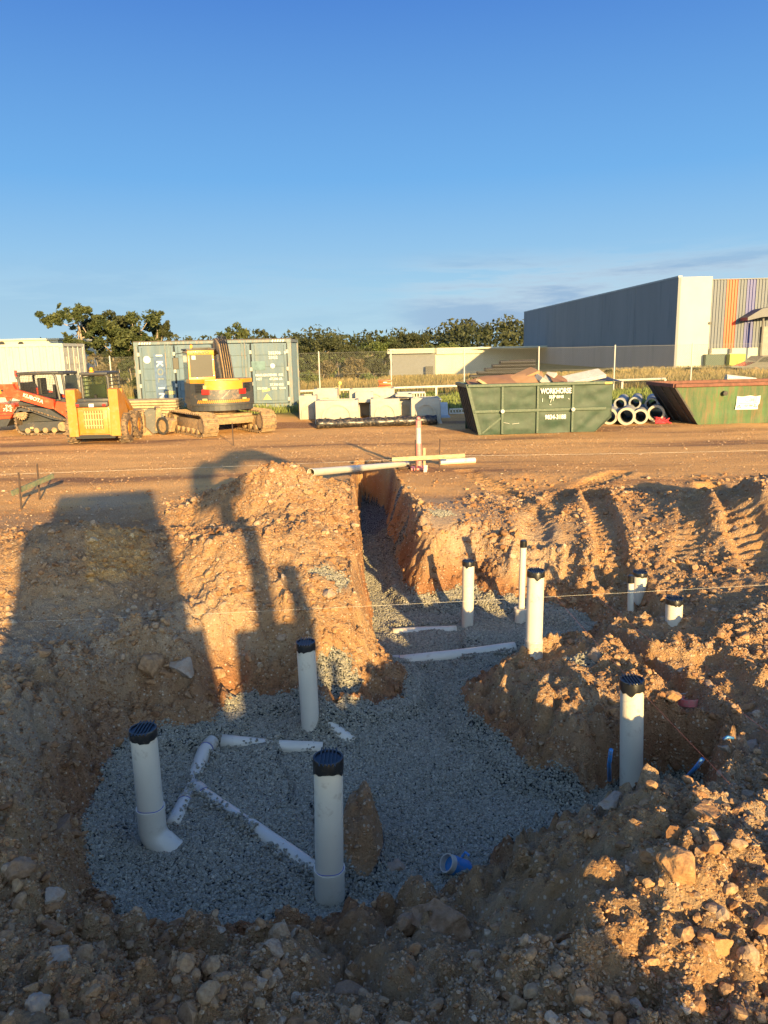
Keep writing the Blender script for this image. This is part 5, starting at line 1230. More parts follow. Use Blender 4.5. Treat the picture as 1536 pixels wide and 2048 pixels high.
m=MB(); m.prism([(Lb,0),(Lb+rt,.42),(Lb+rt,hS-.05),(Lb+rt-.05,hS-.05),(Lb+rt-.05,.44),(Lb-.05,0)],0,dS,'xz'); m.build('sloped_end',GRN,SKB)
m=MB(); m.box((Lb/2,dS/2,.03),(Lb,dS-.05,.05)); m.build('floor_plate',DKS,SKB)
m=MB(); m.box((Lb/2,dS/2,hS-.28),(Lb,dS-.1,.06)); m.build('rubble_bed',CONR,SKB)
m=MB()
for x in (.60,2.60): m.cyl((x,-.06,.66),(x,-.17,.66),.035,n=12); m.cyl((x,-.15,.66),(x,-.17,.66),.05,n=12)
m.build('lifting_lug',WHT,SKB)
m=MB(); m.box((Lb+rt-.15,-.085,hS-.04),(.2,.01,.05)); m.build('reflector',paint('amber_strip',(.75,.42,.03),.4),SKB)
text_part('lettering','WORKHORSE',.20,WHT,SKB,(2.13,-.05,1.17),sx=.70,bold=.006); text_part('lettering','SKIP BINS',.11,WHT,SKB,(2.14,-.045,1.01),sx=.9,bold=.004)
text_part('lettering','9834-3188',.17,WHT,SKB,(2.13,-.05,.45),sx=.82,bold=.005)
m=MB(); 
for (x,z,w,h_,a) in [(2.07,1.05,.012,.3,.1),(2.0,.93,.012,.14,.3),(1.98,.8,.05,.012,0),(1.75,.93,.012,.09,0),(2.5,.95,.05,.012,.6),(.7,.33,.25,.006,.2),(1.0,.3,.2,.006,-.1)]: m.box((x,-.04,z),(w,.008,h_),rot=(0,a,0))
m.build('scratch',WHT,SKB)
CARD=paint('cardboard',(.30,.17,.085),.85,var=.12,dirt=(.3,.17,.1),dirt_amt=.3,scale=5)
CARD2=paint('brown_cardboard',(.19,.10,.06),.85,var=.15)
Mw=Matrix.Translation(A_)@Matrix.Rotation(ang,4,'Z')
def rub(name,x,y,z,d,rot,mat,lab,cat,wavy=0):
    m=MB()
    if wavy:
        vs=[];fs=[];n=10
        for lvl in (0,.012):
            for j in range(n+1):
                for i in range(n+1): u,v=i/n-.5,j/n-.5; vs.append((u*d[0],v*d[1],lvl+wavy*(math.sin(u*5+1)*.6+math.sin(v*4)*.4+.3*math.sin(u*9+v*7))))
        q=(n+1)**2
        for j in range(n):
            for i in range(n): a=j*(n+1)+i; fs.append((a,a+1,a+n+2,a+n+1)); fs.append((q+a,q+a+n+1,q+a+n+2,q+a+1))
        m.add(vs,fs)
    else: m.box((0,0,0),d,bev=.01)
    o=m.build(name,mat,None,smooth=bool(wavy)); o.matrix_world=Mw@Matrix.Translation((x,y,z))@Euler(rot).to_matrix().to_4x4(); tag(o,lab,cat)
rub('cardboard_sheet',.55,.5,hS-.02,(1.5,.9,.02),(.35,-.05,.1),CARD2,'crumpled brown cardboard at the left end of the skip','cardboard',.09)
rub('cardboard_sheet',1.35,.5,hS+.02,(1.2,.8,.02),(.45,-.12,-.1),CARD,'long bent tan cardboard flap in the skip','cardboard',.06)
rub('cardboard_box',1.55,.9,hS+.13,(.62,.5,.3),(.2,-.35,.2),CARD,'tan cardboard box sticking up in the middle of the skip','cardboard')
rub('plasterboard',1.95,.45,hS+.02,(.5,.4,.14),(.3,.5,.3),CON,'broken plasterboard lump in the middle of the skip','plasterboard')
rub('plasterboard',2.15,.7,hS+.10,(.45,.3,.1),(.1,-.6,.8),CWH,'small pale plasterboard scrap right of the box','plasterboard')
rub('cardboard_sheet',2.45,.6,hS+.06,(.7,.6,.02),(.3,.25,.2),CARD2,'brown cardboard scrap under the white panel','cardboard',.05)
rub('white_board',3.0,.7,hS+.08,(1.5,.5,.10),(.35,-.17,.12),WHITEP,'long white perforated panel on top of the skip load','panel')
rub('plastic_sheet',3.75,.8,hS+.03,(.9,.9,.02),(.1,.05,.3),BPL,'black plastic sheet at the right end of the skip','plastic sheet',.05)
rub('broken_timber',.15,.4,hS+.02,(.5,.12,.08),(.1,.4,.7),TIMB,'broken timber end at the left rim of the skip','timber')
# ================================================================== rusty green bin
A2=D(1396,846,23.0); A2.z=gz(A2.x,A2.y); Bn=empty('hook_bin',A2,R(3.5),'rusty green bin with a dark sloping end and a torn white sign','skip bin'); hB=1.17; L2=6.5; d2=2.0; l2=-.78
m=MB(); vs,fs=dent(0,0,L2,0,L2,hB,l2,hB,0,77,24,.02); m.add(vs,fs); m.box((L2/2,d2,hB/2),(L2,.04,hB)); m.build('side_panel',GRR,Bn,smooth=True)
m=MB(); m.box(((L2+l2)/2,-.02,hB-.0),(L2-l2,.10,.10),bev=.015); m.box(((L2+l2)/2,d2+.02,hB),(L2-l2,.10,.10),bev=.015); m.box((l2,d2/2,hB),(.09,d2,.10)); m.build('rim',RIMR,Bn)
m=MB(); m.prism([(0,0),(l2,hB-.05),(l2+.06,hB-.05),(.06,0)],0,d2,'xz')
for k in range(3): m.M=Matrix.Translation((l2/2-.02,.4+k*.6,hB/2))@Matrix.Rotation(math.atan2(l2,hB),4,'Y'); m.box((0,0,0),(.06,.08,hB+.2)); m.M=Matrix.Identity(4)
m.build('sloped_end',DKS,Bn)
m=MB(); m.box((L2/2,d2/2,hB-.3),(L2-.2,d2-.1,.05)); m.build('load_cover',DKS,Bn)
m=MB(); m.cyl((.72,-.01,hB-.25),(.72,-.14,hB-.25),.07,n=16); m.build('lifting_lug',DKS,Bn)
m=MB(); sg=[(1.10,.42),(1.80,.42),(1.79,.53),(1.84,.60),(1.86,.82),(1.70,.80),(1.55,.83),(1.30,.80),(1.13,.82),(1.125,.6)]
m.prism(sg,-.028,-.015,'xz'); sg_=m.build('sign',WHT,Bn); GT=paint('mint_ink',(.25,.55,.38),.6,bump=0)
text_part('lettering','CMJ',.20,GT,sg_,(1.56,-.03,.71),sx=1.1,bold=.006); text_part('lettering','1327 000',.085,RUST,sg_,(1.49,-.03,.53),sx=.9); m=MB()
for x,z in ((1.18,.50),(1.22,.54),(1.25,.49),(1.70,.55),(1.74,.49),(1.68,.50)): m.ell((x,-.03,z),(.022,.004,.022),8,6)
m.box((1.48,-.03,.605),(.6,.006,.01)); m.build('printed_mark',BLK,sg_)
# ================================================================== concrete pipes
BLUC=paint('shaded_concrete_pipe',(.24,.25,.26),.8,var=.15,dirt=(.5,.45,.36),dirt_amt=.25,scale=5,bump=.3)  # blue grey tone puts the pile's shade into barrels and upper collars
k=0; labs=['leftmost concrete pipe mouth beside the skip','widest concrete pipe with a thick white collar','concrete pipe right of the thick collared one','dark shaded concrete pipe beside the sloping bin end','concrete pipe on top between the first two mouths','concrete pipe on top above the collared pair','concrete pipe on top at the right of the pile']
for (px,py,rp,Y,top) in [(1219,829,16,23.6,0),(1253,829,17.5,23.4,0),(1281,830,15,23.7,0),(1312,828,17,24.2,0),(1240,808,12,24.7,1),(1270,806,12,24.7,1),(1303,808,13,24.8,1)]:
    c=D(px,py,Y); r_=rp/FOC*Y
    if not top: c.z=gz(c.x,c.y)+r_
    e=empty('concrete_pipe',c,R(-20),labs[k],'concrete pipe','pile of concrete drain pipes'); m=MB(); m.ringtube((0,0,0),(0,2.3,0),r_*.93,r_*.74,28); m.build('barrel',BLUC,e,auto=40)
    m=MB(); m.ringtube((0,-.03,0),(0,.14,0),r_,r_*.72,28); m.build('collar',CON if not top else BLUC,e,auto=40); k+=1
q=D(1328,832,23.6); m=MB()
for k in range(14): m.tube([(random.uniform(-.25,.25),0,.02),(random.uniform(-.3,.3),random.uniform(-.1,.1),random.uniform(.1,.25)),(random.uniform(-.3,.3),0,.03)],.018,6)
o=m.build('red_netting',paint('red_net',(.45,.03,.05),.6),None); o.location=(q.x,q.y,gz(q.x,q.y)); tag(o,'crumpled red netting between the pipes and the bin','netting')
# ================================================================== chain link fence and rail
GALV=paint('galvanised_post',(.42,.41,.37),.5,var=.08,bump=0); WIRE=paint('fence_wire',(.13,.13,.12),.5,bump=0,var=.05)
def fpos(px): # fence line: slightly nearer towards the right
    t=(px-637)/(1230-637); Y=37.0-1.3*t; d=ray(px,700); q=CAM+d*(Y/d.y); return Vector((q.x,q.y,gz(q.x,q.y)))
a0,a1=fpos(637),fpos(1230); u=(a1-a0); n_b=4; st_=u/n_b; FE=empty('chain_link_fence',a0,math.atan2(u.y,u.x),'galvanised chain link fence with pale posts along the back of the yard','fence')
bw=st_.length; i0,i1=-6,8; hF=2.1
pm=None
for k in range(i0,i1+1):
    m=MB(); m.cyl((k*bw,0,-.05),(k*bw,0,hF+.02),.032,n=8); m.build('post',GALV,FE)
for k in range(i0,i1):
    m=MB(); x0=k*bw; s=.085; w_=.0017; n=int((bw+hF)/s)
    def seg(xa,za,xb,zb,y):
        d=Vector((xb-xa,0,zb-za)); nn=Vector((d.z,0,-d.x)).normalized()*w_
        A=Vector((xa,y,za));B=Vector((xb,y,zb)); vs=[A-nn,A+nn,B+nn,B-nn]; vs+= [v+Vector((0,.004,0)) for v in vs]
        m.add(vs,[(0,1,2,3),(7,6,5,4),(0,4,5,1),(2,6,7,3)])
    for j in range(n+1):
        c=x0-hF+j*s*1.0
        xa,za=c,.05; xb,zb=c+hF,.05+hF-.1
        lo=max(xa,x0); hi=min(xb,x0+bw)
        if hi>lo: f=(zb-za)/(xb-xa); seg(lo,za+(lo-xa)*f,hi,za+(hi-xa)*f,0)
        xa2,xb2=c+hF,c; f=(zb-za)/(xb2-xa2)
        if hi>lo: seg(lo,za+(lo-xa2)*f,hi,za+(hi-xa2)*f,.006)
    for z in (.05,hF*.5,hF-.05): m.box((x0+bw/2,.01,z),(bw,.006,.008))
    m.build('wire_mesh',WIRE,FE)
ra=D(560,796,32.8); rb=D(1330,767,37.4); ra.z=rb.z=.30+.46; e=empty('rail_fence',ra,0,'low white rail on short posts running behind the materials','fence'); m=MB(); m.cyl((0,0,0),rb-ra,.055,n=10); m.build('rail',WHITEP,e)
for k in range(9):
    q=(rb-ra)*(k/8); m=MB(); m.box((q.x,q.y,-.26),(.09,.09,.5)); m.build('post',WHITEP,e)
q=D(1452,756,34); q2=D(1512,758,34); mid=(q+q2)/2; m=MB(); m.cyl(q-mid,q2-mid,.16,.05,n=12); o=m.build('white_tube',WHITEP,None); o.location=mid; o.location.z=max(mid.z,gz(mid.x,mid.y)+.3); tag(o,'white tapering tube lying beyond the rusty bin','tube')
# ================================================================== big warehouse
TILT=paint('grey_tilt_panel',(.21,.215,.22),.85,var=.05,dirt=(.16,.17,.185),dirt_amt=.2,scale=.5,bump=.1,streak=True)
CRM=paint('cream_wall',(.47,.455,.36),.85,var=.05,dirt=(.55,.50,.38),dirt_amt=.1,scale=.6,bump=.1)
CLD=paint('grey_cladding',(.105,.12,.145),.6,var=.04,scale=1,bump=0); CLO=paint('orange_cladding',(.60,.065,.006),.5,var=.03,bump=0); CLP=paint('purple_blue_cladding',(.035,.045,.20),.5,var=.04,bump=0)
c0=D(1347,743,58.0); zb=gz(c0.x,c0.y); c0.z=zb; top=D(1350,555,58.0).z; far_=D(1048,625,111); ex=Vector((far_.x-c0.x,far_.y-c0.y,0)); L_=ex.length
WH=empty('warehouse',c0,0,'big warehouse with blue grey side, cream corner and striped cladding','building'); h_=top-zb
m=MB(); nP=6; dirv=ex.normalized(); nv=Vector((-dirv.y,dirv.x,0))
ang2=math.atan2(dirv.y,dirv.x); m.M=Matrix.Rotation(ang2,4,'Z')
hfar=(CAM+ray(1048,625)*(111/ray(1048,625).y)).z-zb
x=0
for k in range(nP):
    x0=L_*k/nP; x1=L_*(k+1)/nP-.04; ha=h_+(hfar-h_)*k/nP; hb=h_+(hfar-h_)*(k+1)/nP
    m.prism([(x0,0),(x1,0),(x1,hb),(x0,ha)],-.2,0,'xz')
m.M=Matrix.Identity(4); m.build('side_wall',TILT,WH)
m=MB(); m.M=Matrix.Rotation(ang2,4,'Z'); m.prism([(0,h_+.0),(L_,hfar),(L_,hfar+.12),(0,h_+.12)],-.28,.02,'xz'); m.M=Matrix.Identity(4); m.build('parapet_cap',paint('pale_flashing',(.3,.31,.31),.5),WH)
wc=(D(1409,743,58.4).x-c0.x)
m=MB(); m.box((wc/2+.1,.14,h_/2),(wc-.2,.28,h_+.04)); m.build('corner_wall',CRM,WH)
x1=wc+14; zc=D(1430,697,58.4).z-zb; tc_=D(1430,560,58.4).z-zb
def clad(xa,xb,mat,name='cladding'):
    vs,fs=corr(xa,xb,zc,tc_,.10,.23,.055); m=MB(); m.add(vs,fs); m.build(name,mat,WH)
xo=[D(p,640,58.4).x-c0.x for p in (1446,1468,1486,1504)]
clad(wc,xo[0],CLD); clad(xo[0],xo[1],CLO,'orange_cladding'); clad(xo[1],xo[2],CLD); clad(xo[2],xo[3],CLP,'purple_cladding'); clad(xo[3],x1,CLD)
m=MB(); m.box(((wc+x1)/2,.24,zc/2),(x1-wc,.2,zc)); m.build('base_wall',CRM,WH)
m=MB(); m.box(((wc+x1)/2,20,h_/2-.3),(x1-wc,39,.1)); m.box((x1,20,h_/2),(.2,39,h_)); m.box(((wc+x1)/2,.5,tc_+.02),(x1-wc,.9,.06)); m.build('shell',TILT,WH)
def dx(px,Y=58.2): return D(px,743,Y).x-c0.x
def dz(py,px=1440,Y=58.2): return D(px,py,Y).z-zb
m=MB(); m.box(((dx(1402)+dx(1443))/2,-.2,dz(708)/2),(dx(1443)-dx(1402),.5,dz(708)),bev=.03); m.build('dark_green_screen',paint('dark_green_screen',(.02,.05,.035),.6,bump=0),WH)
m=MB(); m.box(((dx(1444)+dx(1475))/2,-.5,dz(707)/2-.1),(dx(1475)-dx(1444),.9,dz(707)+.1),bev=.03); m.box(((dx(1444)+dx(1475))/2,-.98,dz(720)/2),(.05,.03,dz(720)*.8)); m.build('lime_green_door',paint('lime_paint',(.28,.30,.035),.6,bump=0),WH)
for p in (1415,1455): m=MB(); m.box((dx(p),-.05,dz(702)),(.18,.12,.38)); m.build('wall_light',BLK,WH)
m=MB(); m.box((dx(1411),-.02,dz(646)),(.16,.2,.16)); m.build('wall_light',BLK,WH)
m=MB(); cx=dx(1497,56); m.prism([(cx,dz(642,1500)),(cx,dz(636,1500)),(cx+1.0,dz(622,1500)+.1),(cx+4.5,dz(610,1500)+.2),(cx+4.5,dz(630,1500)),(cx+1,dz(636,1500))],-1.3,-.0,'xz'); m.build('canopy',paint('dark_fascia',(.05,.055,.075),.5,bump=0),WH)
m=MB(); m.box((dx(1517,57),-1.1,dz(640)/2),(.12,.12,dz(640))); m.build('canopy_post',BLK,WH)
m=MB(); m.box((dx(1540),.02,dz(680)-.5),(2.0,.12,dz(645)-dz(722))); m.build('roller_door',paint('roller_grey',(.20,.19,.17),.6,bump=0),WH)
p=D(1501,741,50); e=empty('parked_car',(p.x,p.y,gz(p.x,p.y)-.1),0,'dark car parked by the warehouse at the right edge','car')
m=MB(); m.prism([(-.85,.3),(-.9,.6),(-.75,.72),(-.1,.95),(.35,1.32),(2.2,1.38),(2.9,.95),(3.4,.85),(3.45,.35)],-.85,.85,'xz'); m.build('body',paint('dark_car_paint',(.03,.032,.035),.25,coat=.6,bump=0),e)
m=MB(); m.prism([(.0,.95),(.4,1.26),(2.15,1.32),(2.7,.97)],-.87,.87,'xz'); m.build('window',GLS,e)
for x in (-.1,2.6):
    for y in (-.8,.8):
        w2=bpy.data.objects.new('wheel',None); COL.objects.link(w2); w2.parent=e
        m=MB(); m.cyl((x,y-.1,.33),(x,y+.1,.33),.33,n=20); m.build('tyre',RUB,w2,auto=40); m=MB(); m.cyl((x,y-.11,.33),(x,y+.11,.33),.2,n=16); m.build('rim',MGR,w2,auto=40)
m=MB(); m.box((-.8,-.4,.62),(.1,.3,.12),bev=.02); m.build('headlight',WHT,e)
# ================================================================== low cream building
Yb=95.0; a=D(780,764,Yb+3); b=D(870,764,Yb); c=D(1075,764,Yb+8); zg=gz(b.x,b.y)
LB=empty('low_building',(b.x,b.y,zg),0,'long low cream building with an end bay painted shade grey beyond the fence','building')
tz=D(870,706,Yb).z-zg; fz=D(870,696,Yb).z-zg
def wallp(p,q,z0,z1,th,name,mat,off=0):
    d=Vector((q.x-p.x,q.y-p.y,0)); m=MB(); m.M=Matrix.Translation((p.x-b.x,p.y-b.y,0))@Matrix.Rotation(math.atan2(d.y,d.x),4,'Z'); m.box((d.length/2,off,(z0+z1)/2),(d.length,th,z1-z0)); return m,d,name,mat
m,_,_,_=wallp(b,c,0,tz,.3,'','')
for k in range(1,9): m.box((k*2.4,-.16,tz/2),(.05,.02,tz))
m.build('long_wall',CRM,LB)
m,_,_,_=wallp(a,b,0,tz,.25,'',''); m.build('end_bay',paint('shaded_wall_far',(.22,.22,.21),.7,var=.05,bump=0),LB)  # cream building's shadow side, its shade painted in as grey
m,_,_,_=wallp(a,b,tz,fz,.5,'','',-.3); m.M=Matrix.Identity(4); m.build('fascia',CRM,LB)
m,_,_,_=wallp(b,c,tz-.15,fz,.5,'','',-.2); m.build('fascia',CRM,LB)
m=MB(); m.box(((a.x+c.x)/2-b.x,9,fz-.1),(c.x-a.x,14,.2)); m.build('roof',CRM,LB)
q=D(858,753,Yb+.6); m=MB(); m.box((0,0,.9),(.9,.3,1.8)); o=m.build('doorway',BLK,LB); o.location=(q.x-b.x,q.y-b.y-.6,0)
# left building with round lights
q=D(118,700,62); zg=gz(q.x,q.y); e=empty('low_building',(q.x,q.y,zg),0,'cream flat roofed building with two round lights behind the cream container','building')
hh=D(118,679,62).z-zg; m=MB(); m.box((-9,4,hh/2),(18,8,hh)); m.build('wall',CRM,e); m=MB(); m.box((-9,4,hh+.05),(18.3,8.3,.12)); m.build('roof_edge',CRM,e)
for px in (3,41):
    w_=D(px,688,61.8); m=MB(); m.cyl((w_.x-q.x,-.05,w_.z-zg),(w_.x-q.x,-.2,w_.z-zg),.19,n=18); m.build('round_light',BLK,e); 
# rack of dark pipes behind the skip
q=D(1000,760,44); zg=gz(q.x,q.y); labs=['bottom','second','third','fourth','fifth','top']
for k in range(6):
    w_=4.2-.45*k; m=MB()
    for j in range(4): m.cyl((-w_/2,j*.2,.1),(w_/2,j*.2,.1),.09,n=8)
    o=m.build('steel_bundle',paint('dark_bundle',(.012,.011,.013),.6,bump=0) if k==0 else bpy.data.materials['dark_bundle'],None); o.location=(q.x+.2*k,q.y,zg+.22+k*.19); tag(o,f'{labs[k]} layer of dark steel tubes stacked beyond the skip','steel tubes','dark steel tubes stacked beyond the skip')
m=MB()
for k in range(7): m.cyl((k*.25,0,0),(k*.25,0,.75),.015,n=5)
for z in (.1,.4,.72): m.cyl((0,0,z),(1.5,0,z),.012,n=5)
q=D(1018,742,46); o=m.build('wire_cage',STEEL,None); o.location=(q.x,q.y,q.z-.1); tag(o,'rusty wire cage on the steel stack beyond the skip','cage')
# ================================================================== trees
BARK=paint('gum_bark',(.30,.24,.18),.9,var=.35,scale=3,bump=.4)
def leafmat(name,a,b):
    m,nt,bs=newmat(name); at=N(nt,'ShaderNodeAttribute'); at.attribute_name='tint'; c=ramp(nt,at.outputs['Fac'],[(0,a),(1,b)]); nt.links.new(c,bs.inputs['Base Color']); bs.inputs['Roughness'].default_value=.7; bs.inputs['Specular IOR Level'].default_value=.25; return m
LF=[leafmat('gum_leaves',(.022,.036,.012),(.085,.095,.032)),leafmat('dark_leaves',(.02,.028,.011),(.062,.066,.028)),leafmat('light_leaves',(.05,.075,.02),(.14,.16,.05)),leafmat('twiggy_scrub',(.07,.06,.03),(.15,.12,.06))]
def leaves(name,cs,n,size,mat,parent,seed,flat=.75,nd=None):
    rg=np.random.default_rng(seed); cs=np.array(cs,float); w=cs[:,3]**2; w/=w.sum(); k=rg.choice(len(cs),n,p=w); d=rg.normal(size=(n,3)); d/=np.linalg.norm(d,axis=1)[:,None]; r_=cs[k,3]*rg.random(n)**.45
    # small sprays inside each clump leave gaps between them
    P=cs[k,:3]+d*r_[:,None]*np.array([1,1,flat]); sp=fbm(P[:,0]*1.3+P[:,1]*.7,P[:,2]*1.6,3,seed)
    P=P[sp>-.13]; n=len(P); k=k[sp>-.13]
    a=rg.normal(size=(n,3)); a/=np.linalg.norm(a,axis=1)[:,None]; b=rg.normal(size=(n,3)); b=np.cross(a,b); b/=np.linalg.norm(b,axis=1)[:,None]; s=size*(.6+.8*rg.random(n))[:,None]
    V=np.stack([P-a*s,P-b*s*.45,P+a*s,P+b*s*.45],1).reshape(-1,3); F=np.arange(4*n).reshape(n,4)
    me=bpy.data.meshes.new(name); me.vertices.add(4*n); me.vertices.foreach_set('co',V.ravel().astype(np.float32)); me.loops.add(4*n); me.loops.foreach_set('vertex_index',F.ravel().astype(np.int32)); me.polygons.add(n); me.polygons.foreach_set('loop_start',(np.arange(n)*4).astype(np.int32)); me.update(calc_edges=True)
    at=me.attributes.new('tint','FLOAT','POINT'); t=np.clip(rg.normal(.45,.22,n)+.25*np.sin(k*2.3),0,1); at.data.foreach_set('value',np.repeat(t,4).astype(np.float32))
    return link(name,me,mat,parent)
def tree(loc,h,w,label,seed,lean=0,mi=0,dense=10000,leaf=.11,group=None,name='gum_tree',cat='tree',low=.35,bare=.5):
    rg=random.Random(seed); e=empty(name,loc,0,label,cat,group); m=MB(); cl=[]
    base=[Vector((0,0,-.2)),Vector((lean*.25*h+rg.uniform(-.1,.1),0,h*.3)),Vector((lean*.5*h,0,h*.55)),Vector((lean*.7*h,0,h*.8))]; r0=h*.022
    m.tube(base,[r0,r0*.8,r0*.55,r0*.25],8)
    nl=rg.randint(8,11)
    for k in range(nl):
        t=rg.uniform(low,.95); s=base[1].lerp(base[3],t); a=2*math.pi*k/nl+rg.random(); R_=w*.5*rg.uniform(.45,1.0)*(1.1-.5*abs(t-.5)); z=h*(.45+.5*rg.random()*(.6+.4*t))
        tip=Vector((base[3].x*.9+math.cos(a)*R_,math.sin(a)*R_,z)); mid_=s.lerp(tip,.5)+Vector((0,0,-.05*h)); m.tube([s,mid_,tip],[r0*.4,r0*.25,r0*.08],6)
        cl.append((tip.x,tip.y,tip.z,w*.17*rg.uniform(.8,1.4)))
        for j in range(6): cl.append((tip.x+rg.uniform(-.2,.2)*w,tip.y+rg.uniform(-.2,.2)*w,tip.z+rg.uniform(-.1,.09)*h,w*.095*rg.uniform(.7,1.4)))
    cl.append((base[3].x,0,h*.86,w*.16))
    m.build('trunk',BARK,e,smooth=True); leaves('crown',cl,dense,leaf,LF[mi],e,seed); return e
def tpos(px,py,Y): q=D(px,py,Y); return Vector((q.x,q.y,gz(q.x,q.y)))
def treepx(px,top,wpx,Y,label,seed,**k):
    q=D(px,top,Y); z=gz(q.x,q.y); return tree((q.x,q.y,z),q.z-z,wpx/FOC*Y*1.02,label,seed,**k)
treepx(165,592,98,56,'tall leaning gum tree behind the cream container, leftmost',1,lean=-.12,dense=16000,leaf=.11)
treepx(215,606,86,59,'middle gum tree of the clump left of the blue container',2,dense=13000,leaf=.11,mi=1,low=.2)
treepx(262,612,98,57,'broad gum tree with a flat crown left of the blue container',3,dense=16000,leaf=.11,low=.2)
treepx(308,630,62,58,'rounded gum tree half hidden by the blue container',4,dense=10000,leaf=.11,mi=1,lean=.04,low=.2)
treepx(130,678,60,50,'dark low shrub above the cream container end',5,dense=3000,leaf=.14,mi=1,low=.1,name='shrub',cat='shrub')
treepx(471,632,60,88,'lone airy gum tree showing above the blue container',6,dense=2200,leaf=.22,low=.5)
treepx(527,648,56,92,'dark treetop peeping over the right part of the blue container',7,dense=2500,leaf=.24,mi=1)
rg=random.Random(9)
tl=[(600,668,80,78),(640,662,85,74),(672,672,70,80),(700,680,60,84),(728,672,70,82),(762,655,70,104),(795,656,75,106),(826,662,60,108),(856,672,70,110),(885,675,60,112),(615,700,60,66),(690,700,60,68),(735,690,60,72)]
for k,(px,tp_,wp,Y) in enumerate(tl):
    treepx(px,tp_+(8,13,4,14,9)[k%5],wp,Y,'dark green gum tree of the belt beyond the fence',20+k,dense=10000,leaf=.12,mi=(0,1,1,0,2)[k%5],low=.05,group='belt of gum trees beyond the fence')
# scrub below the trees, each bush its own
bs=[(196,700,60,46),(235,705,62,47),(262,715,40,44),(600,716,60,50),(640,722,60,49),(678,708,50,52),(712,716,46,50),(742,720,50,51),(762,712,34,54),(735,748,36,47),(622,745,46,45),(1225,742,40,50),(1390,738,34,50),(1412,742,26,50)]
bl=['twiggy brown scrub under the tall gum trees','second clump of brown scrub beside the blue container','greyish bush touching the left side of the blue container','bush right of the blue container behind the fence','wide brown bush left of the middle fence posts','tall green bush behind the first fence post','brown bush between the fence posts','dark bush left of the low cream building','rounded bush at the end of the low cream building','bright green low bush beside the low building','low green bush near the blue container corner','low weeds at the foot of the grey warehouse wall','dark weeds at the warehouse corner','weedy tuft by the dark green screen']
for k,(px,tp_,wp,Y) in enumerate(bs):
    q=D(px,tp_,Y); z=gz(q.x,q.y); h_=max(.4,q.z-z); w_=wp/FOC*Y; e=empty('bush',(q.x,q.y,z),0,bl[k],'bush'); rr=random.Random(60+k)
    cl=[(rr.uniform(-.4,.4)*w_,rr.uniform(-.4,.4)*w_,h_*rr.uniform(.15,.85),w_*.24*rr.uniform(.7,1.3)) for _ in range(12)]
    m=MB()
    for c in cl[:9]: m.tube([(0,0,0),(c[0]*.5,c[1]*.5,c[2]*.6),c[:3]],[.04,.025,.01],5)
    m.build('stem',BARK,e); leaves('foliage',cl,2600,.11,LF[(3,3,0,0,3,2,3,1,1,2,2,1,1,1)[k]],e,80+k)
# far low wooded ridge: one mass
cs=[]; rr=random.Random(3)
for k in range(260):
    X=rr.uniform(-160,70); Y=rr.uniform(165,230); cs.append((X,Y,gz(X,Y)+rr.uniform(1.5,6.2)+ (2.0 if Y>200 else 0),rr.uniform(2.2,4.2)))
o=leaves('distant_woodland',cs,60000,.55,LF[1],None,5,.9); tag(o,'low dark line of far off woodland along the horizon','woodland',kind='stuff')
# dry grass verge
def grass(name,n,x0,x1,y0,y1,h,mat,lab,seed,thr=-.2):
    rg=np.random.default_rng(seed); x=rg.uniform(x0,x1,n); y=y0+(y1-y0)*rg.random(n)**1.3; nz=fbm(x*.6,y*.6,3,seed); k=nz>thr+.25*(rg.random(n)-.5); x,y=x[k],y[k]; n=len(x); z=hsample(x,y); hh=h*(.5+.8*rg.random(n)); a=rg.random(n)*math.pi; w=.012+.012*rg.random(n); w*=1+ (y-27)/25
    lx=rg.normal(0,.25,n)*hh; ly=rg.normal(0,.25,n)*hh; cx,cy=np.cos(a)*w,np.sin(a)*w
    V=np.stack([np.stack([x-cx,y-cy,z-.02],-1),np.stack([x+cx,y+cy,z-.02],-1),np.stack([x+lx+cx*.2,y+ly+cy*.2,z+hh],-1),np.stack([x+lx-cx*.2,y+ly-cy*.2,z+hh],-1)],1).reshape(-1,3)
    me=bpy.data.meshes.new(name); me.vertices.add(4*n); me.vertices.foreach_set('co',V.ravel().astype(np.float32)); me.loops.add(4*n); me.loops.foreach_set('vertex_index',np.arange(4*n,dtype=np.int32)); me.polygons.add(n); me.polygons.foreach_set('loop_start',(np.arange(n)*4).astype(np.int32)); me.update(calc_edges=True)
    at=me.attributes.new('tint','FLOAT','POINT'); at.data.foreach_set('value',np.repeat(np.clip(rg.normal(.5,.22,n)+.5*fbm(x*.4,y*.4,3,3),0,1),4).astype(np.float32)); o=link(name,me,mat); tag(o,lab,'grass',kind='stuff')
GRD=leafmat('dry_grass',(.11,.105,.035),(.33,.235,.10)); GRG=leafmat('green_grass',(.06,.10,.025),(.22,.24,.07))
grass('grass',90000,-20,26,37.5,60,.42,GRD,'tall dry golden grass beyond the fence',1,-.4)
grass('grass',60000,-20,22,27.6,38,.16,GRG,'short green and straw coloured grass on the verge before the fence',2,-.1)
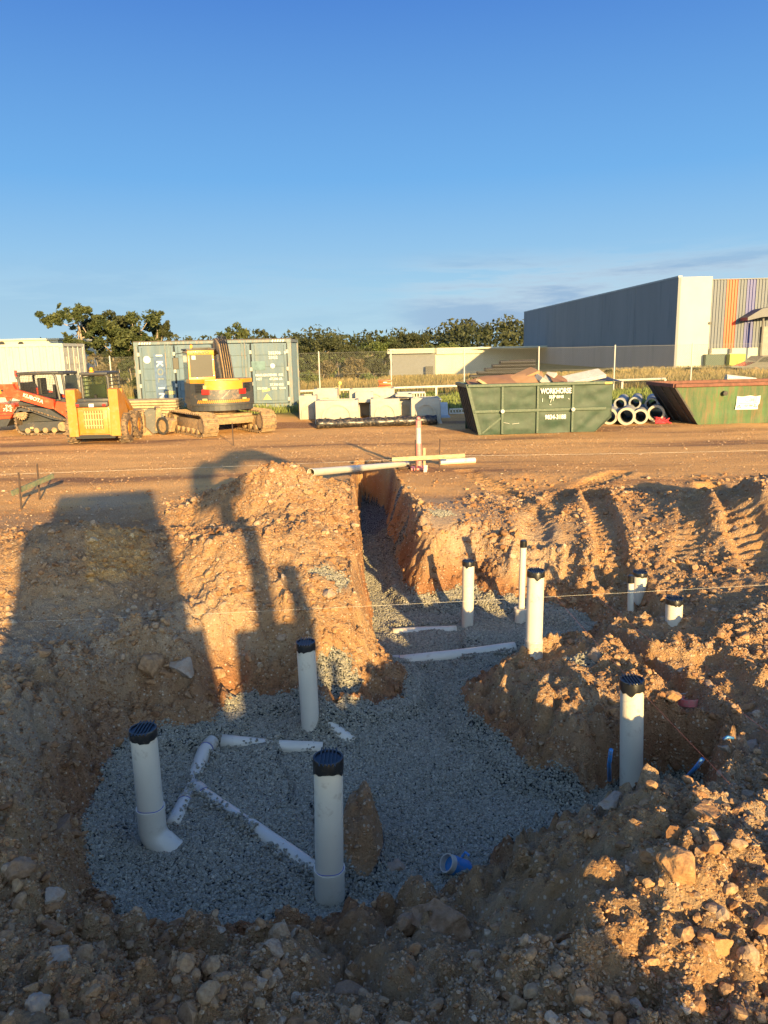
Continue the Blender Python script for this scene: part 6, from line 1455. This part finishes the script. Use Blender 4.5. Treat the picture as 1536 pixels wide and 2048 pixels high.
# ================================================================== the excavator beside the photographer (its shadow lies across the dig)
EB=empty('excavator',(0,-1.2,0),SAZ,'excavator standing behind the viewpoint, throwing the long cab and boom shadow','excavator')
def thick(poly,name,mat,y0,y1,parent=EB):
    m=MB(); m.prism(poly,y0,y1,'xz'); return m.build(name,mat,parent)
cabm=MB(); x0,x1=-.74,.80
for y in (-1.45,0.0):
    for x,w in ((-.40,.66),(.68,.24)): cabm.box((x,y,2.35),(w,.06,1.40))
    cabm.box((.24,y,1.78),(.66,.06,.46)); cabm.box((.24,y,2.96),(.66,.06,.20))
for x in (x0+.02,x1-.02): cabm.box((x,-.72,2.0),(.05,1.42,2.1))
cabm.box(((x0+x1)/2,-.72,3.06),(x1-x0+.04,1.6,.08),bev=.03); cabm.box(((x0+x1)/2,-.72,1.1),(x1-x0,1.44,.9),bev=.03)
cb=cabm.build('cab',YEL,EB)
AM=glassy('amber_green_glass',(.05,.06,.02),.05,.15); AM.node_tree.nodes['Transparent BSDF'].inputs[0].default_value=(.62,.66,.22,1)
m=MB(); m.box((.24,0.0,2.43),(.66,.015,.86)); m.build('windscreen',AM,cb)
m=MB(); m.box((.24,-1.45,2.43),(.66,.015,.86)); m.build('rear_window',TGL,cb)
thick([(-.9,.45),(3.3,.45),(3.25,.66),(2.12,.70),(1.92,.9),(-.9,.95)],'chassis',DGR,-2.2,-.1)
thick([(1.16,.85),(1.92,.85),(1.86,1.45),(1.72,1.56),(1.2,1.52)],'engine_hood',YEL,-2.4,-.2)
thick([(-.74,.85),(1.02,.85),(.93,1.6),(-.74,1.6)],'deck',YEL,-2.2,-.1)
for y in (-1.9,-.35):
    tr_=track('track',EB,roundpath([(-.4,.36,.26),(2.9,.36,.26)],8),y,.45,TRK,.18)
thick([(1.38,1.4),(1.58,1.4),(1.73,2.95),(1.52,2.95)],'stick',YEL,-.9,-.6)
m=MB(); m.cyl((1.80,-.8,1.4),(1.86,-.8,2.15),.085,n=12); m.build('hydraulic_ram',MGR,EB,auto=40)
thick([(1.93,.8),(2.00,.8),(2.06,1.32),(1.99,1.34)],'exhaust_stack',BLK,-1.0,-.9)
thick([(1.27,2.80),(1.55,2.92),(1.85,3.0),(1.95,3.4),(2.3,3.8),(2.1,3.9),(1.68,3.6),(1.45,3.1)],'bucket',MUD,-1.1,-.4)
thick([(2.1,3.75),(2.87,4.23),(3.5,4.26),(3.85,3.8),(4.1,3.2),(3.95,2.9),(3.62,3.55),(3.35,3.86),(2.95,3.86),(2.5,3.55)],'boom',YEL,-.9,-.6)
m=MB(); m.box((3.95,-.75,1.9),(.26,.3,2.2),bev=.03); 
thick([(3.1,.8),(3.3,.8),(4.08,3.1),(3.86,3.1)],'boom_foot',YEL,-.85,-.65) if False else None
